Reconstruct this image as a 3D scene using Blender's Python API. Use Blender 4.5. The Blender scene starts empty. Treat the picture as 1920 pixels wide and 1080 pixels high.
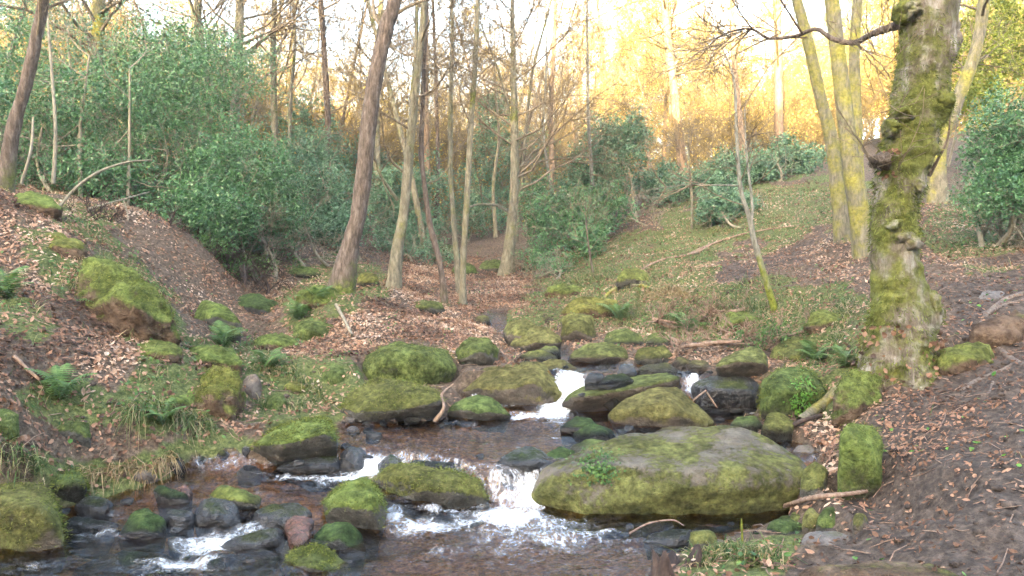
import bpy, bmesh, math, random
import numpy as np
from mathutils import Vector, Matrix, Euler

# ------------------------------------------------------------------ camera, sky, sun, exposure
scene = bpy.context.scene
COL = scene.collection
CAM_H, F, HZ = 1.5, 1478.0, 470.0            # eye height (m), focal length and horizon row in 1920x1080 pixels
PITCH = math.atan((540 - HZ) / F)
cam = bpy.data.cameras.new('camera')
cam.sensor_width = 36.0
cam.lens = 36.0 * F / 1920.0
cam.clip_start, cam.clip_end = 0.05, 2000
cam_o = bpy.data.objects.new('camera', cam); COL.objects.link(cam_o)
cam_o.location = (0, 0, CAM_H)
cam_o.rotation_euler = (math.pi / 2 - PITCH, 0, 0)
scene.camera = cam_o

SUN_EL, SUN_AZ = 14.0, 200.0                 # azimuth clockwise from +Y: low sun behind the camera, a little to the left
world = bpy.data.worlds.new('World'); scene.world = world; world.use_nodes = True
wn = world.node_tree.nodes; wl = world.node_tree.links
bg = wn['Background']
sky = wn.new('ShaderNodeTexSky'); sky.sky_type = 'NISHITA'; sky.sun_disc = False
sky.sun_elevation = math.radians(SUN_EL); sky.sun_rotation = math.radians(SUN_AZ)
sky.air_density = 1.0; sky.dust_density = 4.0; sky.ozone_density = 0.3
wl.new(sky.outputs[0], bg.inputs[0]); bg.inputs[1].default_value = 0.15
sd = bpy.data.lights.new('sun', 'SUN'); sd.energy = 4.2; sd.angle = math.radians(0.6); sd.color = (1.0, 0.80, 0.44)
so = bpy.data.objects.new('sun', sd); COL.objects.link(so)
az, el = math.radians(SUN_AZ), math.radians(SUN_EL)
to_sun = Vector((math.sin(az) * math.cos(el), math.cos(az) * math.cos(el), math.sin(el)))
so.rotation_euler = to_sun.to_track_quat('Z', 'Y').to_euler()
so.location = to_sun * 80
vs = scene.view_settings
vs.view_transform = 'Standard'; vs.look = 'None'; vs.gamma = 1.0; vs.use_curve_mapping = False
vs.exposure = 4.0
scene.cycles.max_bounces = 5
scene.cycles.diffuse_bounces = 3
scene.cycles.glossy_bounces = 2
scene.cycles.transparent_max_bounces = 10
scene.cycles.use_adaptive_sampling = True
scene.cycles.adaptive_threshold = .05

# ------------------------------------------------------------------ helpers: noise, pixels, meshes
RNG = np.random.default_rng(7)
random.seed(7)

def _hash(ix, iy, iz, seed):
    h = (ix.astype(np.int64) * 374761393 + iy.astype(np.int64) * 668265263 + iz.astype(np.int64) * 2147483647 + seed * 974711) & 0xffffffff
    h = ((h ^ (h >> 13)) * 1274126177) & 0xffffffff
    h = ((h ^ (h >> 16)) * 2246822519) & 0xffffffff
    h = h ^ (h >> 15)
    return (h & 0xffffff).astype(np.float64) / 0xffffff * 2 - 1

def vnoise(p, seed=0):
    p = np.asarray(p, float)
    i = np.floor(p); f = p - i; f = f * f * f * (f * (f * 6 - 15) + 10); i = i.astype(np.int64)
    r = 0
    for dx in (0, 1):
        wx = f[:, 0] if dx else 1 - f[:, 0]
        for dy in (0, 1):
            wy = f[:, 1] if dy else 1 - f[:, 1]
            for dz in (0, 1):
                wz = f[:, 2] if dz else 1 - f[:, 2]
                r = r + wx * wy * wz * _hash(i[:, 0] + dx, i[:, 1] + dy, i[:, 2] + dz, seed)
    return r

def fbm(p, octaves=4, seed=0, gain=0.5):
    p = np.asarray(p, float); a = 1.0; s = 0; n = 0
    for o in range(octaves):
        s = s + a * vnoise(p * (2.03 ** o) + o * 17.3, seed + o); n += a; a *= gain
    return s / n

def n2(x, y, scale, octaves=3, seed=0):
    return fbm(np.stack([x / scale, y / scale, np.zeros_like(x) + 0.37], 1), octaves, seed)

def sstep(a, b, x):
    t = np.clip((np.asarray(x, float) - a) / (b - a), 0, 1); return t * t * (3 - 2 * t)

CP, SP = math.cos(PITCH), math.sin(PITCH)
def ray(px, py):
    u, v = (px - 960) / F, (540 - py) / F
    return np.array([u, CP + v * SP, -SP + v * CP])
def P(px, py, d):                             # the point at distance d (along +Y) seen in that direction
    r = ray(px, py); return np.array([0, 0, CAM_H]) + r * (d / r[1])
def dep(py, z):                               # distance at which level z is seen in that row
    r = ray(960, py); return (z - CAM_H) / r[2] * r[1]
def proj(p):
    p = np.asarray(p, float); q = p - np.array([0, 0, CAM_H])
    fw = q[:, 1] * CP - q[:, 2] * SP; up = q[:, 1] * SP + q[:, 2] * CP
    fw = np.where(fw < 0.05, 0.05, fw)
    return 960 + F * q[:, 0] / fw, 540 - F * up / fw

def inpoly(x, y, poly):
    inside = np.zeros(len(x), bool); n = len(poly)
    for k in range(n):
        x0, y0 = poly[k]; x1, y1 = poly[(k + 1) % n]
        if y0 == y1: continue
        c = ((y0 > y) != (y1 > y)) & (x < (x1 - x0) * (y - y0) / (y1 - y0) + x0)
        inside ^= c
    return inside
def distpoly(x, y, poly):
    d = np.full(len(x), 1e9); n = len(poly)
    for k in range(n):
        a = np.array(poly[k]); b = np.array(poly[(k + 1) % n]); ab = b - a
        t = np.clip(((x - a[0]) * ab[0] + (y - a[1]) * ab[1]) / (ab @ ab + 1e-12), 0, 1)
        d = np.minimum(d, np.hypot(x - a[0] - t * ab[0], y - a[1] - t * ab[1]))
    return d

def mesh(name, V, faces, m=None, smooth=True, attrs=None):
    """V (n,3); faces: list of arrays, each (k,3) or (k,4). attrs: {name: (domain, array)}"""
    me = bpy.data.meshes.new(name)
    V = np.asarray(V, np.float32)
    faces = [np.asarray(f, np.int32) for f in faces if len(f)]
    me.vertices.add(len(V)); me.vertices.foreach_set('co', V.ravel())
    tot = np.concatenate([np.full(len(f), f.shape[1], np.int32) for f in faces])
    loops = np.concatenate([f.ravel() for f in faces])
    st = np.concatenate([[0], np.cumsum(tot)[:-1]]).astype(np.int32)
    me.loops.add(len(loops)); me.loops.foreach_set('vertex_index', loops)
    me.polygons.add(len(tot)); me.polygons.foreach_set('loop_start', st); me.polygons.foreach_set('loop_total', tot)
    me.polygons.foreach_set('use_smooth', np.full(len(tot), smooth, bool))
    for k, (dom, arr) in (attrs or {}).items():
        arr = np.asarray(arr, np.float32)
        if arr.ndim == 2:
            at = me.attributes.new(k, 'FLOAT_COLOR', dom); at.data.foreach_set('color', arr.ravel())
        else:
            at = me.attributes.new(k, 'FLOAT', dom); at.data.foreach_set('value', arr)
    me.update(calc_edges=True); me.validate()
    if m: me.materials.append(m)
    return me

def obj(name, me, parent=None, loc=(0, 0, 0), label=None, cat=None, group=None, kind=None):
    o = bpy.data.objects.new(name, me); COL.objects.link(o); o.location = loc
    if parent: o.parent = parent
    if label: o['label'] = label
    if cat: o['category'] = cat
    if group: o['group'] = group
    if kind: o['kind'] = kind
    return o

class Tubes:                                   # collects tapered tubes into one mesh
    def __init__(s): s.v = []; s.f = []; s.n = 0
    def add(s, pts, rad, sides=6, cap=True):
        pts = np.asarray(pts, float); k = len(pts)
        rad = np.asarray(rad, float)
        t = np.gradient(pts, axis=0); t /= np.linalg.norm(t, axis=1)[:, None] + 1e-9
        ref = np.array([0.0, 0.31, 0.95]) if abs(t[0][2]) < 0.9 else np.array([0.95, 0.31, 0.0])
        a = np.cross(t, ref); a /= np.linalg.norm(a, axis=1)[:, None] + 1e-9
        b = np.cross(t, a)
        ang = np.arange(sides) * 2 * math.pi / sides
        ring = pts[:, None, :] + rad[:, None, None] * (np.cos(ang)[None, :, None] * a[:, None, :] + np.sin(ang)[None, :, None] * b[:, None, :])
        i = np.arange(k - 1)[:, None] * sides + np.arange(sides)[None, :] + s.n
        j = np.arange(k - 1)[:, None] * sides + (np.arange(sides)[None, :] + 1) % sides + s.n
        s.f.append(np.stack([i, j, j + sides, i + sides], 2).reshape(-1, 4))
        s.v.append(ring.reshape(-1, 3)); s.n += k * sides
    def mesh(s, name, m): return mesh(name, np.concatenate(s.v), [np.concatenate(s.f)], m)

def frames(nrm, rng):
    """random tangent frames around normals"""
    r = rng.normal(size=nrm.shape); t = np.cross(nrm, r); t /= np.linalg.norm(t, axis=1)[:, None] + 1e-9
    return t, np.cross(nrm, t)

def leaf_mesh(name, pos, nrm, length, width, m, rng, fold=0.25, curl=0.2, rnd=None, simple=False):
    """one folded, pointed leaf (4 triangles) per position"""
    n = len(pos); t, b = frames(nrm, rng)
    L = np.broadcast_to(length, n)[:, None]; W = np.broadcast_to(width, n)[:, None]
    up = nrm
    cu = (rng.normal(size=n) * curl)[:, None] * L
    fo = (rng.uniform(0.0, 1, n) * fold)[:, None] * W
    base = pos - t * L * .5
    tip = pos + t * L * .5 + up * cu
    mid = pos - up * cu * 0.2
    if simple:
        V = np.stack([base, pos - t * L * .05 + b * W * .5 + up * fo, tip, pos - t * L * .05 - b * W * .5 + up * fo], 1).reshape(-1, 3)
        i = np.arange(n)[:, None] * 4; rnd = rng.random(n) if rnd is None else rnd
        return mesh(name, V, [np.concatenate([i + [[0, 2, 1]], i + [[0, 3, 2]]], 1).reshape(-1, 3)], m, smooth=False, attrs={'rnd': ('FACE', np.repeat(rnd, 2))})
    a1 = pos - t * L * .22 + up * fo * .8; a2 = pos + t * L * .18 + up * (fo + cu * .25)
    V = np.stack([base, a1 + b * W * .42, a2 + b * W * .46, tip, a2 - b * W * .46, a1 - b * W * .42, mid], 1).reshape(-1, 3)
    i = np.arange(n)[:, None] * 7
    Fc = np.concatenate([i + [[k, 6, (k + 1) % 6]] for k in range(6)], 1).reshape(-1, 3)
    rnd = rng.random(n) if rnd is None else rnd
    return mesh(name, V, [Fc], m, smooth=False, attrs={'rnd': ('FACE', np.repeat(rnd, 6))})

def blades_mesh(name, pos, direc, length, width, m, rng, droop=0.5, short=False):
    """bent grass blades: 2 quads and a tip each"""
    n = len(pos); L = np.broadcast_to(length, n)[:, None]; W = np.broadcast_to(width, n)[:, None]
    d = direc / (np.linalg.norm(direc, axis=1)[:, None] + 1e-9)
    side = np.cross(d, rng.normal(size=(n, 3))); side /= np.linalg.norm(side, axis=1)[:, None] + 1e-9
    dr = np.array([0, 0, -1.0]) * (np.broadcast_to(droop, n) * rng.uniform(.4, 1.2, n))[:, None]
    out = d * [1, 1, 0]
    p1 = pos + d * L * .4 + dr * L * .06
    p2 = pos + d * L * .72 + out * L * .08 + dr * L * .28
    p3 = pos + d * L * .92 + out * L * .2 + dr * L * .62
    if short:
        V = np.stack([pos - side * W * .5, pos + side * W * .5, p3], 1).reshape(-1, 3); i = np.arange(n)[:, None] * 3
        return mesh(name, V, [i + [[0, 1, 2]]], m, smooth=True, attrs={'rnd': ('FACE', rng.random(n))})
    V = np.stack([pos - side * W * .5, pos + side * W * .5, p1 - side * W * .45, p1 + side * W * .45, p2 - side * W * .3, p2 + side * W * .3, p3], 1).reshape(-1, 3)
    i = np.arange(n)[:, None] * 7
    Q = np.concatenate([i + [[0, 1, 3, 2]], i + [[2, 3, 5, 4]]], 0); T = i + [[4, 5, 6]]
    r = rng.random(n)
    return mesh(name, V, [Q, T], m, smooth=True, attrs={'rnd': ('FACE', np.concatenate([r, r, r]))})

# ------------------------------------------------------------------ materials
def ramp_node(nt, stops):
    r = nt.nodes.new('ShaderNodeValToRGB'); cr = r.color_ramp
    while len(cr.elements) < len(stops): cr.elements.new(0.5)
    for e, (p, c) in zip(cr.elements, stops): e.position = p; e.color = (*c, 1)
    return r
def N(nt, kind, **kw):
    n = nt.nodes.new(kind)
    for k, v in kw.items():
        if hasattr(n, k): setattr(n, k, v)
        else: n.inputs[k].default_value = v
    return n
def noise_node(nt, co, scale, detail=5, rough=.6, dist=0.0):
    n = N(nt, 'ShaderNodeTexNoise'); n.inputs['Scale'].default_value = scale; n.inputs['Detail'].default_value = detail
    n.inputs['Roughness'].default_value = rough; n.inputs['Distortion'].default_value = dist
    nt.links.new(co, n.inputs['Vector']); return n
def mathn(nt, op, a, b=None, c=None, clamp=False):
    n = nt.nodes.new('ShaderNodeMath'); n.operation = op; n.use_clamp = clamp
    for k, v in enumerate((a, b, c)):
        if v is None: continue
        if isinstance(v, (int, float)): n.inputs[k].default_value = v
        else: nt.links.new(v, n.inputs[k])
    return n.outputs[0]
def mixc(nt, fac, a, b):
    n = nt.nodes.new('ShaderNodeMix'); n.data_type = 'RGBA'
    for k, v in ((0, fac), (6, a), (7, b)):
        if isinstance(v, (int, float)): n.inputs[k].default_value = v
        elif isinstance(v, tuple): n.inputs[k].default_value = (*v, 1)
        else: nt.links.new(v, n.inputs[k])
    return n.outputs[2]
def maprange(nt, v, a, b, c=0.0, d=1.0):
    n = nt.nodes.new('ShaderNodeMapRange'); n.interpolation_type = 'SMOOTHSTEP'
    nt.links.new(v, n.inputs[0])
    for k, x in enumerate((a, b, c, d)): n.inputs[k + 1].default_value = x
    return n.outputs[0]
def new_mat(name):
    m = bpy.data.materials.new(name); m.use_nodes = True
    nt = m.node_tree; bs = nt.nodes['Principled BSDF']
    return m, nt, bs
def bump(nt, bs, h, strength, dist):
    b = nt.nodes.new('ShaderNodeBump'); b.inputs['Strength'].default_value = strength; b.inputs['Distance'].default_value = dist
    nt.links.new(h, b.inputs['Height']); nt.links.new(b.outputs[0], bs.inputs['Normal']); return b

def rock_mat(name, stone, moss, lo, hi, rough=.75, spec=.4, patch=0.9, nzw=1.0):
    """stone where steep, bare or worn; moss by upward normal broken by noise. lo..hi: how upright a face must be"""
    m, nt, bs = new_mat(name)
    tc = N(nt, 'ShaderNodeTexCoord'); co = tc.outputs['Object']
    oi = N(nt, 'ShaderNodeObjectInfo')
    ad = nt.nodes.new('ShaderNodeVectorMath'); ad.operation = 'ADD'
    nt.links.new(co, ad.inputs[0])
    mul = mathn(nt, 'MULTIPLY', oi.outputs['Random'], 37.0); nt.links.new(mul, ad.inputs[1]); co = ad.outputs[0]
    ns = noise_node(nt, co, 9, 5, .65); st = ramp_node(nt, stone); nt.links.new(ns.outputs[0], st.inputs[0])
    nm = noise_node(nt, co, 22, 4, .7); mo = ramp_node(nt, moss); nt.links.new(nm.outputs[0], mo.inputs[0])
    nq = noise_node(nt, co, 5, 4, .65); hv = nt.nodes.new('ShaderNodeHueSaturation'); nt.links.new(mo.outputs[0], hv.inputs['Color']); nt.links.new(maprange(nt, nq.outputs[0], .3, .7, .55, 1.35), hv.inputs['Value']); hv.inputs['Saturation'].default_value = .88
    nt.links.new(maprange(nt, oi.outputs['Random'], 0, 1, .47, .53), hv.inputs['Hue'])
    geo = N(nt, 'ShaderNodeNewGeometry'); sx = N(nt, 'ShaderNodeSeparateXYZ'); nt.links.new(geo.outputs['Normal'], sx.inputs[0])
    n1 = noise_node(nt, co, 3.2, 5, .65)
    n3 = noise_node(nt, co, 30, 4, .7)
    k = mathn(nt, 'MULTIPLY_ADD', n1.outputs[0], patch * 1.5, mathn(nt, 'MULTIPLY', sx.outputs['Z'], nzw))
    k = mathn(nt, 'MULTIPLY_ADD', n3.outputs[0], patch * .6, k)
    k = mathn(nt, 'SUBTRACT', k, patch * 1.05)
    mask = maprange(nt, k, lo, hi)
    sz = N(nt, 'ShaderNodeSeparateXYZ'); nt.links.new(tc.outputs['Object'], sz.inputs[0])
    wz_ = mathn(nt, 'MULTIPLY_ADD', n1.outputs[0], .12, mathn(nt, 'MULTIPLY', sz.outputs['Z'], -1.0))
    wet_ = maprange(nt, wz_, -.24, -.15)          # water-soaked stone just above the stream
    dry_ = mixc(nt, mathn(nt, 'MULTIPLY', mask, mathn(nt, 'SUBTRACT', 1.0, wet_)), st.outputs[0], hv.outputs[0])
    wc = nt.nodes.new('ShaderNodeHueSaturation'); wc.inputs['Value'].default_value = .5; nt.links.new(st.outputs[0], wc.inputs['Color'])
    nt.links.new(mixc(nt, wet_, dry_, wc.outputs[0]), bs.inputs['Base Color'])
    nt.links.new(mathn(nt, 'MULTIPLY', maprange(nt, mask, 0, 1, rough, .95), maprange(nt, wet_, 0, 1, 1.0, .4)), bs.inputs['Roughness'])
    nt.links.new(maprange(nt, mask, 0, 1, spec, .1), bs.inputs['Specular IOR Level'])
    nb = noise_node(nt, co, 60, 3, .75); nb2 = noise_node(nt, co, 14, 4, .65)
    hgt = mathn(nt, 'MULTIPLY_ADD', nb2.outputs[0], 2.0, mathn(nt, 'MULTIPLY', nb.outputs[0], maprange(nt, mask, 0, 1, .35, 1.1)))
    bump(nt, bs, hgt, 1.0, .03)
    return m

STONE = [(.25, (.018, .018, .014)), (.5, (.045, .042, .034)), (.75, (.10, .09, .072))]
STONE_B = [(.25, (.022, .018, .014)), (.5, (.065, .052, .040)), (.75, (.14, .115, .09))]
STONE_D = [(.3, (.006, .0065, .008)), (.55, (.016, .017, .020)), (.8, (.045, .045, .050))]
STONE_R = [(.3, (.025, .010, .008)), (.55, (.085, .034, .022)), (.8, (.19, .095, .06))]
MOSS = [(.3, (.028, .038, .009)), (.5, (.085, .105, .022)), (.72, (.17, .19, .045))]
MOSS_O = [(.3, (.040, .042, .012)), (.5, (.108, .116, .028)), (.72, (.20, .205, .055))]
MOSS_Y = [(.3, (.045, .055, .010)), (.5, (.12, .14, .022)), (.72, (.22, .235, .045))]
MOSS_D = [(.3, (.016, .026, .008)), (.5, (.045, .066, .016)), (.72, (.10, .13, .03))]
M = {}
M['rock_green'] = rock_mat('mossy_rock', STONE, MOSS, .06, .36, patch=1.3)
M['rock_bright'] = rock_mat('bright_moss_rock', STONE, MOSS_Y, .0, .32, patch=1.2)
M['rock_olive'] = rock_mat('olive_moss_rock', STONE_B, MOSS_O, .0, .36, patch=1.3)
M['rock_oliveall'] = rock_mat('olive_covered_rock', STONE_B, MOSS_O, -.5, .0)
M['rock_allmoss'] = rock_mat('moss_covered_rock', STONE, MOSS, -.75, -.2)
M['rock_brightall'] = rock_mat('bright_moss_slab', STONE_B, MOSS_Y, -.6, -.05)
M['rock_dark'] = rock_mat('wet_dark_rock', STONE_D, MOSS_D, .75, 1.15, rough=.28, spec=.6)
M['rock_darkmoss'] = rock_mat('dark_mossy_rock', STONE_D, MOSS_D, .0, .5, rough=.32, spec=.55)
M['rock_bare'] = rock_mat('bare_brown_rock', [(.25, (.035, .026, .02)), (.5, (.095, .074, .058)), (.75, (.18, .145, .115))], MOSS_O, .95, 1.35, rough=.8)
M['rock_slab'] = rock_mat('worn_slab_rock', [(.25, (.05, .042, .030)), (.5, (.095, .080, .058)), (.75, (.155, .135, .105))], MOSS_O, -.50, -.14, rough=.8, patch=1.6, nzw=-.34)
EARTH = [(.3, (.03, .020, .014)), (.5, (.085, .058, .040)), (.72, (.17, .125, .09))]
M['bank_earth'] = rock_mat('mossy_earth_bank', EARTH, MOSS_Y, .0, .5, rough=.95, spec=.1, patch=1.2)
M['earth_bare'] = rock_mat('bare_earth_rock', EARTH, MOSS_O, .9, 1.3, rough=.95, spec=.1)
M['rock_red'] = rock_mat('red_wet_rock', STONE_R, MOSS_D, 1.6, 1.9, rough=.25, spec=.6)
M['stone_grey'] = rock_mat('grey_flat_stone', [(.25, (.055, .048, .044)), (.5, (.115, .10, .09)), (.75, (.20, .175, .155))], MOSS_O, 1.0, 1.4, rough=.7)

def leaf_mat(name, stops, rough=.6, transl=.25, spec=.3, objvar=False):
    m, nt, bs = new_mat(name)
    at = N(nt, 'ShaderNodeAttribute', attribute_name='rnd')
    r = ramp_node(nt, stops)
    v = at.outputs['Fac']
    if objvar:
        oi = N(nt, 'ShaderNodeObjectInfo')
        v = mathn(nt, 'MULTIPLY_ADD', oi.outputs['Random'], .45, mathn(nt, 'MULTIPLY', v, .6))
    nt.links.new(v, r.inputs[0])
    nt.links.new(r.outputs[0], bs.inputs['Base Color'])
    bs.inputs['Roughness'].default_value = rough; bs.inputs['Specular IOR Level'].default_value = spec
    tr = nt.nodes.new('ShaderNodeBsdfTranslucent'); nt.links.new(r.outputs[0], tr.inputs[0])
    mx = nt.nodes.new('ShaderNodeMixShader'); mx.inputs[0].default_value = transl
    nt.links.new(bs.outputs[0], mx.inputs[1]); nt.links.new(tr.outputs[0], mx.inputs[2])
    nt.links.new(mx.outputs[0], nt.nodes['Material Output'].inputs[0])
    return m
M['litter'] = leaf_mat('fallen_leaf', [(0, (.05, .028, .018)), (.3, (.15, .078, .046)), (.55, (.27, .155, .098)), (.8, (.36, .235, .155)), (1, (.45, .35, .265))], .7, .15)
M['holly'] = leaf_mat('holly_leaf', [(0, (.026, .075, .030)), (.5, (.062, .155, .058)), (.85, (.115, .235, .085)), (1, (.22, .34, .16))], .32, .15, .5)
M['holly_blue'] = leaf_mat('evergreen_leaf', [(0, (.035, .085, .045)), (.5, (.080, .165, .085)), (1, (.17, .28, .15))], .4, .2, .5)
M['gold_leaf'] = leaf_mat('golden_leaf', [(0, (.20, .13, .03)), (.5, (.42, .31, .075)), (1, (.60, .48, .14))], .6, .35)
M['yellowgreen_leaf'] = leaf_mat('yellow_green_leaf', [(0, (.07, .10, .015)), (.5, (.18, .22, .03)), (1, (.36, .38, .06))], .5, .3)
M['grass'] = leaf_mat('grass_blade', [(0, (.035, .07, .016)), (.4, (.075, .125, .035)), (.65, (.15, .18, .06)), (.8, (.26, .22, .11)), (1, (.38, .31, .18))], .5, .3)
M['straw'] = leaf_mat('dry_grass_blade', [(0, (.10, .065, .03)), (.5, (.24, .17, .08)), (1, (.36, .29, .16))], .6, .25)
M['mossblade'] = leaf_mat('moss_tuft', [(0, (.035, .048, .010)), (.5, (.098, .120, .024)), (1, (.21, .23, .055))], .8, .25, .1)
M['groundleaf'] = leaf_mat('small_green_leaf', [(0, (.025, .06, .018)), (.5, (.055, .12, .03)), (1, (.13, .22, .06))], .45, .25)
M['fern'] = leaf_mat('fern_leaf', [(0, (.055, .11, .03)), (1, (.12, .20, .055))], .5, .3)
M['clover'] = leaf_mat('bright_green_leaf', [(0, (.05, .14, .02)), (1, (.14, .30, .05))], .5, .25)

def bark_mat(name, bark, moss=None, lo=.3, hi=.7, hfade=None, wave=30, bdist=.02):
    m, nt, bs = new_mat(name)
    tc = N(nt, 'ShaderNodeTexCoord'); co = tc.outputs['Object']
    mp = N(nt, 'ShaderNodeMapping'); mp.inputs['Scale'].default_value = (1, 1, .28); nt.links.new(co, mp.inputs[0])
    n1 = noise_node(nt, mp.outputs[0], wave, 7, .7, .4)
    r = ramp_node(nt, bark); nt.links.new(n1.outputs[0], r.inputs[0]); colr = r.outputs[0]
    if moss:
        n2_ = noise_node(nt, co, 3.0, 6, .65)
        nm = noise_node(nt, co, 26, 5, .7); mr = ramp_node(nt, moss); nt.links.new(nm.outputs[0], mr.inputs[0])
        v = n2_.outputs[0]
        if hfade:
            sx = N(nt, 'ShaderNodeSeparateXYZ'); nt.links.new(co, sx.inputs[0])
            v = mathn(nt, 'ADD', v, maprange(nt, sx.outputs['Z'], hfade[0], hfade[1], hfade[2], hfade[3]))
        mask = maprange(nt, v, lo, hi)
        colr = mixc(nt, mask, colr, mr.outputs[0])
    nt.links.new(colr, bs.inputs['Base Color']); bs.inputs['Roughness'].default_value = .88; bs.inputs['Specular IOR Level'].default_value = .2
    nb = noise_node(nt, co, 45, 5, .7)
    bump(nt, bs, mathn(nt, 'MULTIPLY_ADD', n1.outputs[0], 1.0, mathn(nt, 'MULTIPLY', nb.outputs[0], .5)), .8, bdist)
    return m
BARK_BR = [(.3, (.03, .022, .017)), (.5, (.095, .074, .060)), (.72, (.20, .165, .138))]
BARK_GR = [(.3, (.06, .055, .04)), (.5, (.145, .132, .095)), (.72, (.27, .25, .185))]
BARK_PALE = [(.3, (.07, .068, .055)), (.5, (.17, .165, .135)), (.72, (.29, .28, .235))]
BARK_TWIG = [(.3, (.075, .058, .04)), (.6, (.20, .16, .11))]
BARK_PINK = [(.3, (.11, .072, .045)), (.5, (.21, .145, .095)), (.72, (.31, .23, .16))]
M['bark_brown'] = bark_mat('brown_bark', BARK_BR, MOSS, .5, .72, (0, 1.0, .14, -.25))
M['bark_grey'] = bark_mat('grey_green_bark', BARK_GR, MOSS_O, .48, .72)
M['bark_mossy'] = bark_mat('yellow_mossy_bark', BARK_GR, [(.3, (.085, .085, .02)), (.5, (.20, .19, .04)), (.72, (.33, .30, .075))], .40, .64)
M['bark_gnarl'] = bark_mat('gnarled_mossy_bark', [(.3, (.045, .035, .026)), (.5, (.16, .135, .105)), (.72, (.36, .35, .31))], [(.3, (.05, .055, .008)), (.5, (.098, .108, .024)), (.72, (.18, .185, .045))], .40, .56, wave=16, bdist=.04)
M['bark_burl'] = bark_mat('dark_burl_bark', [(.3, (.02, .015, .012)), (.5, (.075, .058, .045)), (.72, (.2, .17, .14))], MOSS_O, .6, .75, wave=22, bdist=.04)
M['bark_pale'] = bark_mat('pale_bare_wood', BARK_PALE, MOSS_Y, .5, .7, (0, 1.4, .3, -.3))
M['bark_pink'] = bark_mat('sunlit_pine_bark', BARK_PINK)
M['bark_twig'] = bark_mat('twig_bark', BARK_TWIG)
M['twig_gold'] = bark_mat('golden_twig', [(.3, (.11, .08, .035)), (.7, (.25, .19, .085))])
M['wood_dead'] = bark_mat('dead_wood', [(.3, (.10, .06, .042)), (.5, (.22, .15, .11)), (.72, (.36, .27, .21))], MOSS_O, .62, .8)
M['wood_rot'] = bark_mat('rotten_wood', [(.3, (.02, .014, .012)), (.55, (.06, .042, .035)), (.8, (.14, .105, .085))], MOSS_D, .6, .8)
M['clod'] = bark_mat('earth_clod', [(.3, (.022, .017, .014)), (.5, (.06, .046, .038)), (.72, (.13, .10, .082))])
M['root'] = bark_mat('worn_root', [(.3, (.06, .046, .038)), (.5, (.135, .108, .09)), (.72, (.23, .195, .165))], MOSS_O, .66, .8)
M['stem_pale'] = bark_mat('pale_stem', [(.3, (.12, .105, .075)), (.7, (.30, .27, .20))])

# ground: three kinds of cover, mixed by a stored map
m, nt, bs = new_mat('woodland_ground')
tc = N(nt, 'ShaderNodeTexCoord'); co = tc.outputs['Object']
at = N(nt, 'ShaderNodeAttribute', attribute_name='cover')
sep = N(nt, 'ShaderNodeSeparateColor'); nt.links.new(at.outputs['Color'], sep.inputs[0])
na = noise_node(nt, co, 26, 5, .75); ra = ramp_node(nt, [(.28, (.028, .021, .016)), (.48, (.085, .062, .044)), (.62, (.16, .118, .085)), (.8, (.29, .23, .17))]); nt.links.new(na.outputs[0], ra.inputs[0])
nb = noise_node(nt, co, 18, 4, .7); rb = ramp_node(nt, [(.3, (.022, .017, .014)), (.5, (.064, .049, .040)), (.72, (.145, .114, .092))]); nt.links.new(nb.outputs[0], rb.inputs[0])
ng = noise_node(nt, co, 34, 4, .75); rg = ramp_node(nt, [(.3, (.024, .034, .012)), (.5, (.080, .100, .032)), (.7, (.18, .19, .075))]); nt.links.new(ng.outputs[0], rg.inputs[0])
nbed = noise_node(nt, co, 30, 4, .75); rbed = ramp_node(nt, [(.3, (.030, .020, .010)), (.5, (.155, .102, .042)), (.7, (.36, .245, .10))]); nt.links.new(nbed.outputs[0], rbed.inputs[0])
npat = noise_node(nt, co, 2.4, 6, .7)
gmask = maprange(nt, mathn(nt, 'ADD', sep.outputs['Green'], mathn(nt, 'MULTIPLY', npat.outputs[0], .9)), .78, 1.08)
c = mixc(nt, sep.outputs['Red'], ra.outputs[0], rb.outputs[0])
c = mixc(nt, gmask, c, rg.outputs[0])
c = mixc(nt, sep.outputs['Blue'], c, rbed.outputs[0])
nt.links.new(c, bs.inputs['Base Color']); bs.inputs['Roughness'].default_value = .9; bs.inputs['Specular IOR Level'].default_value = .2
nh = noise_node(nt, co, 22, 4, .75); bump(nt, bs, nh.outputs[0], 1.0, .05)
M['ground'] = m

# water: clear peaty water over its bed, white where it breaks
m, nt, bs = new_mat('stream_water')
tc = N(nt, 'ShaderNodeTexCoord'); co = tc.outputs['Object']
at = N(nt, 'ShaderNodeAttribute', attribute_name='foam')
mpw = N(nt, 'ShaderNodeMapping'); mpw.inputs['Scale'].default_value = (1, .8, .35); nt.links.new(co, mpw.inputs[0])
f1 = noise_node(nt, mpw.outputs[0], 15, 6, .72, 1.6); f2 = noise_node(nt, mpw.outputs[0], 55, 4, .65, .5)
k = mathn(nt, 'ADD', mathn(nt, 'MULTIPLY', f1.outputs[0], .75), mathn(nt, 'MULTIPLY', f2.outputs[0], .35))
k = mathn(nt, 'ADD', k, at.outputs['Fac'])
foam = maprange(nt, k, .86, 1.36)
bs.inputs['Base Color'].default_value = (.74, .77, .80, 1); bs.inputs['Roughness'].default_value = .35
bs.inputs['Specular IOR Level'].default_value = .4
mpr = N(nt, 'ShaderNodeMapping'); mpr.inputs['Scale'].default_value = (.7, 1.3, 1); nt.links.new(co, mpr.inputs[0]); rip = noise_node(nt, mpr.outputs[0], 13, 3, .5, .8); rip2 = noise_node(nt, mpr.outputs[0], 34, 2, .5)
hgt = mathn(nt, 'ADD', rip.outputs[0], mathn(nt, 'MULTIPLY', rip2.outputs[0], .35))
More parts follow.
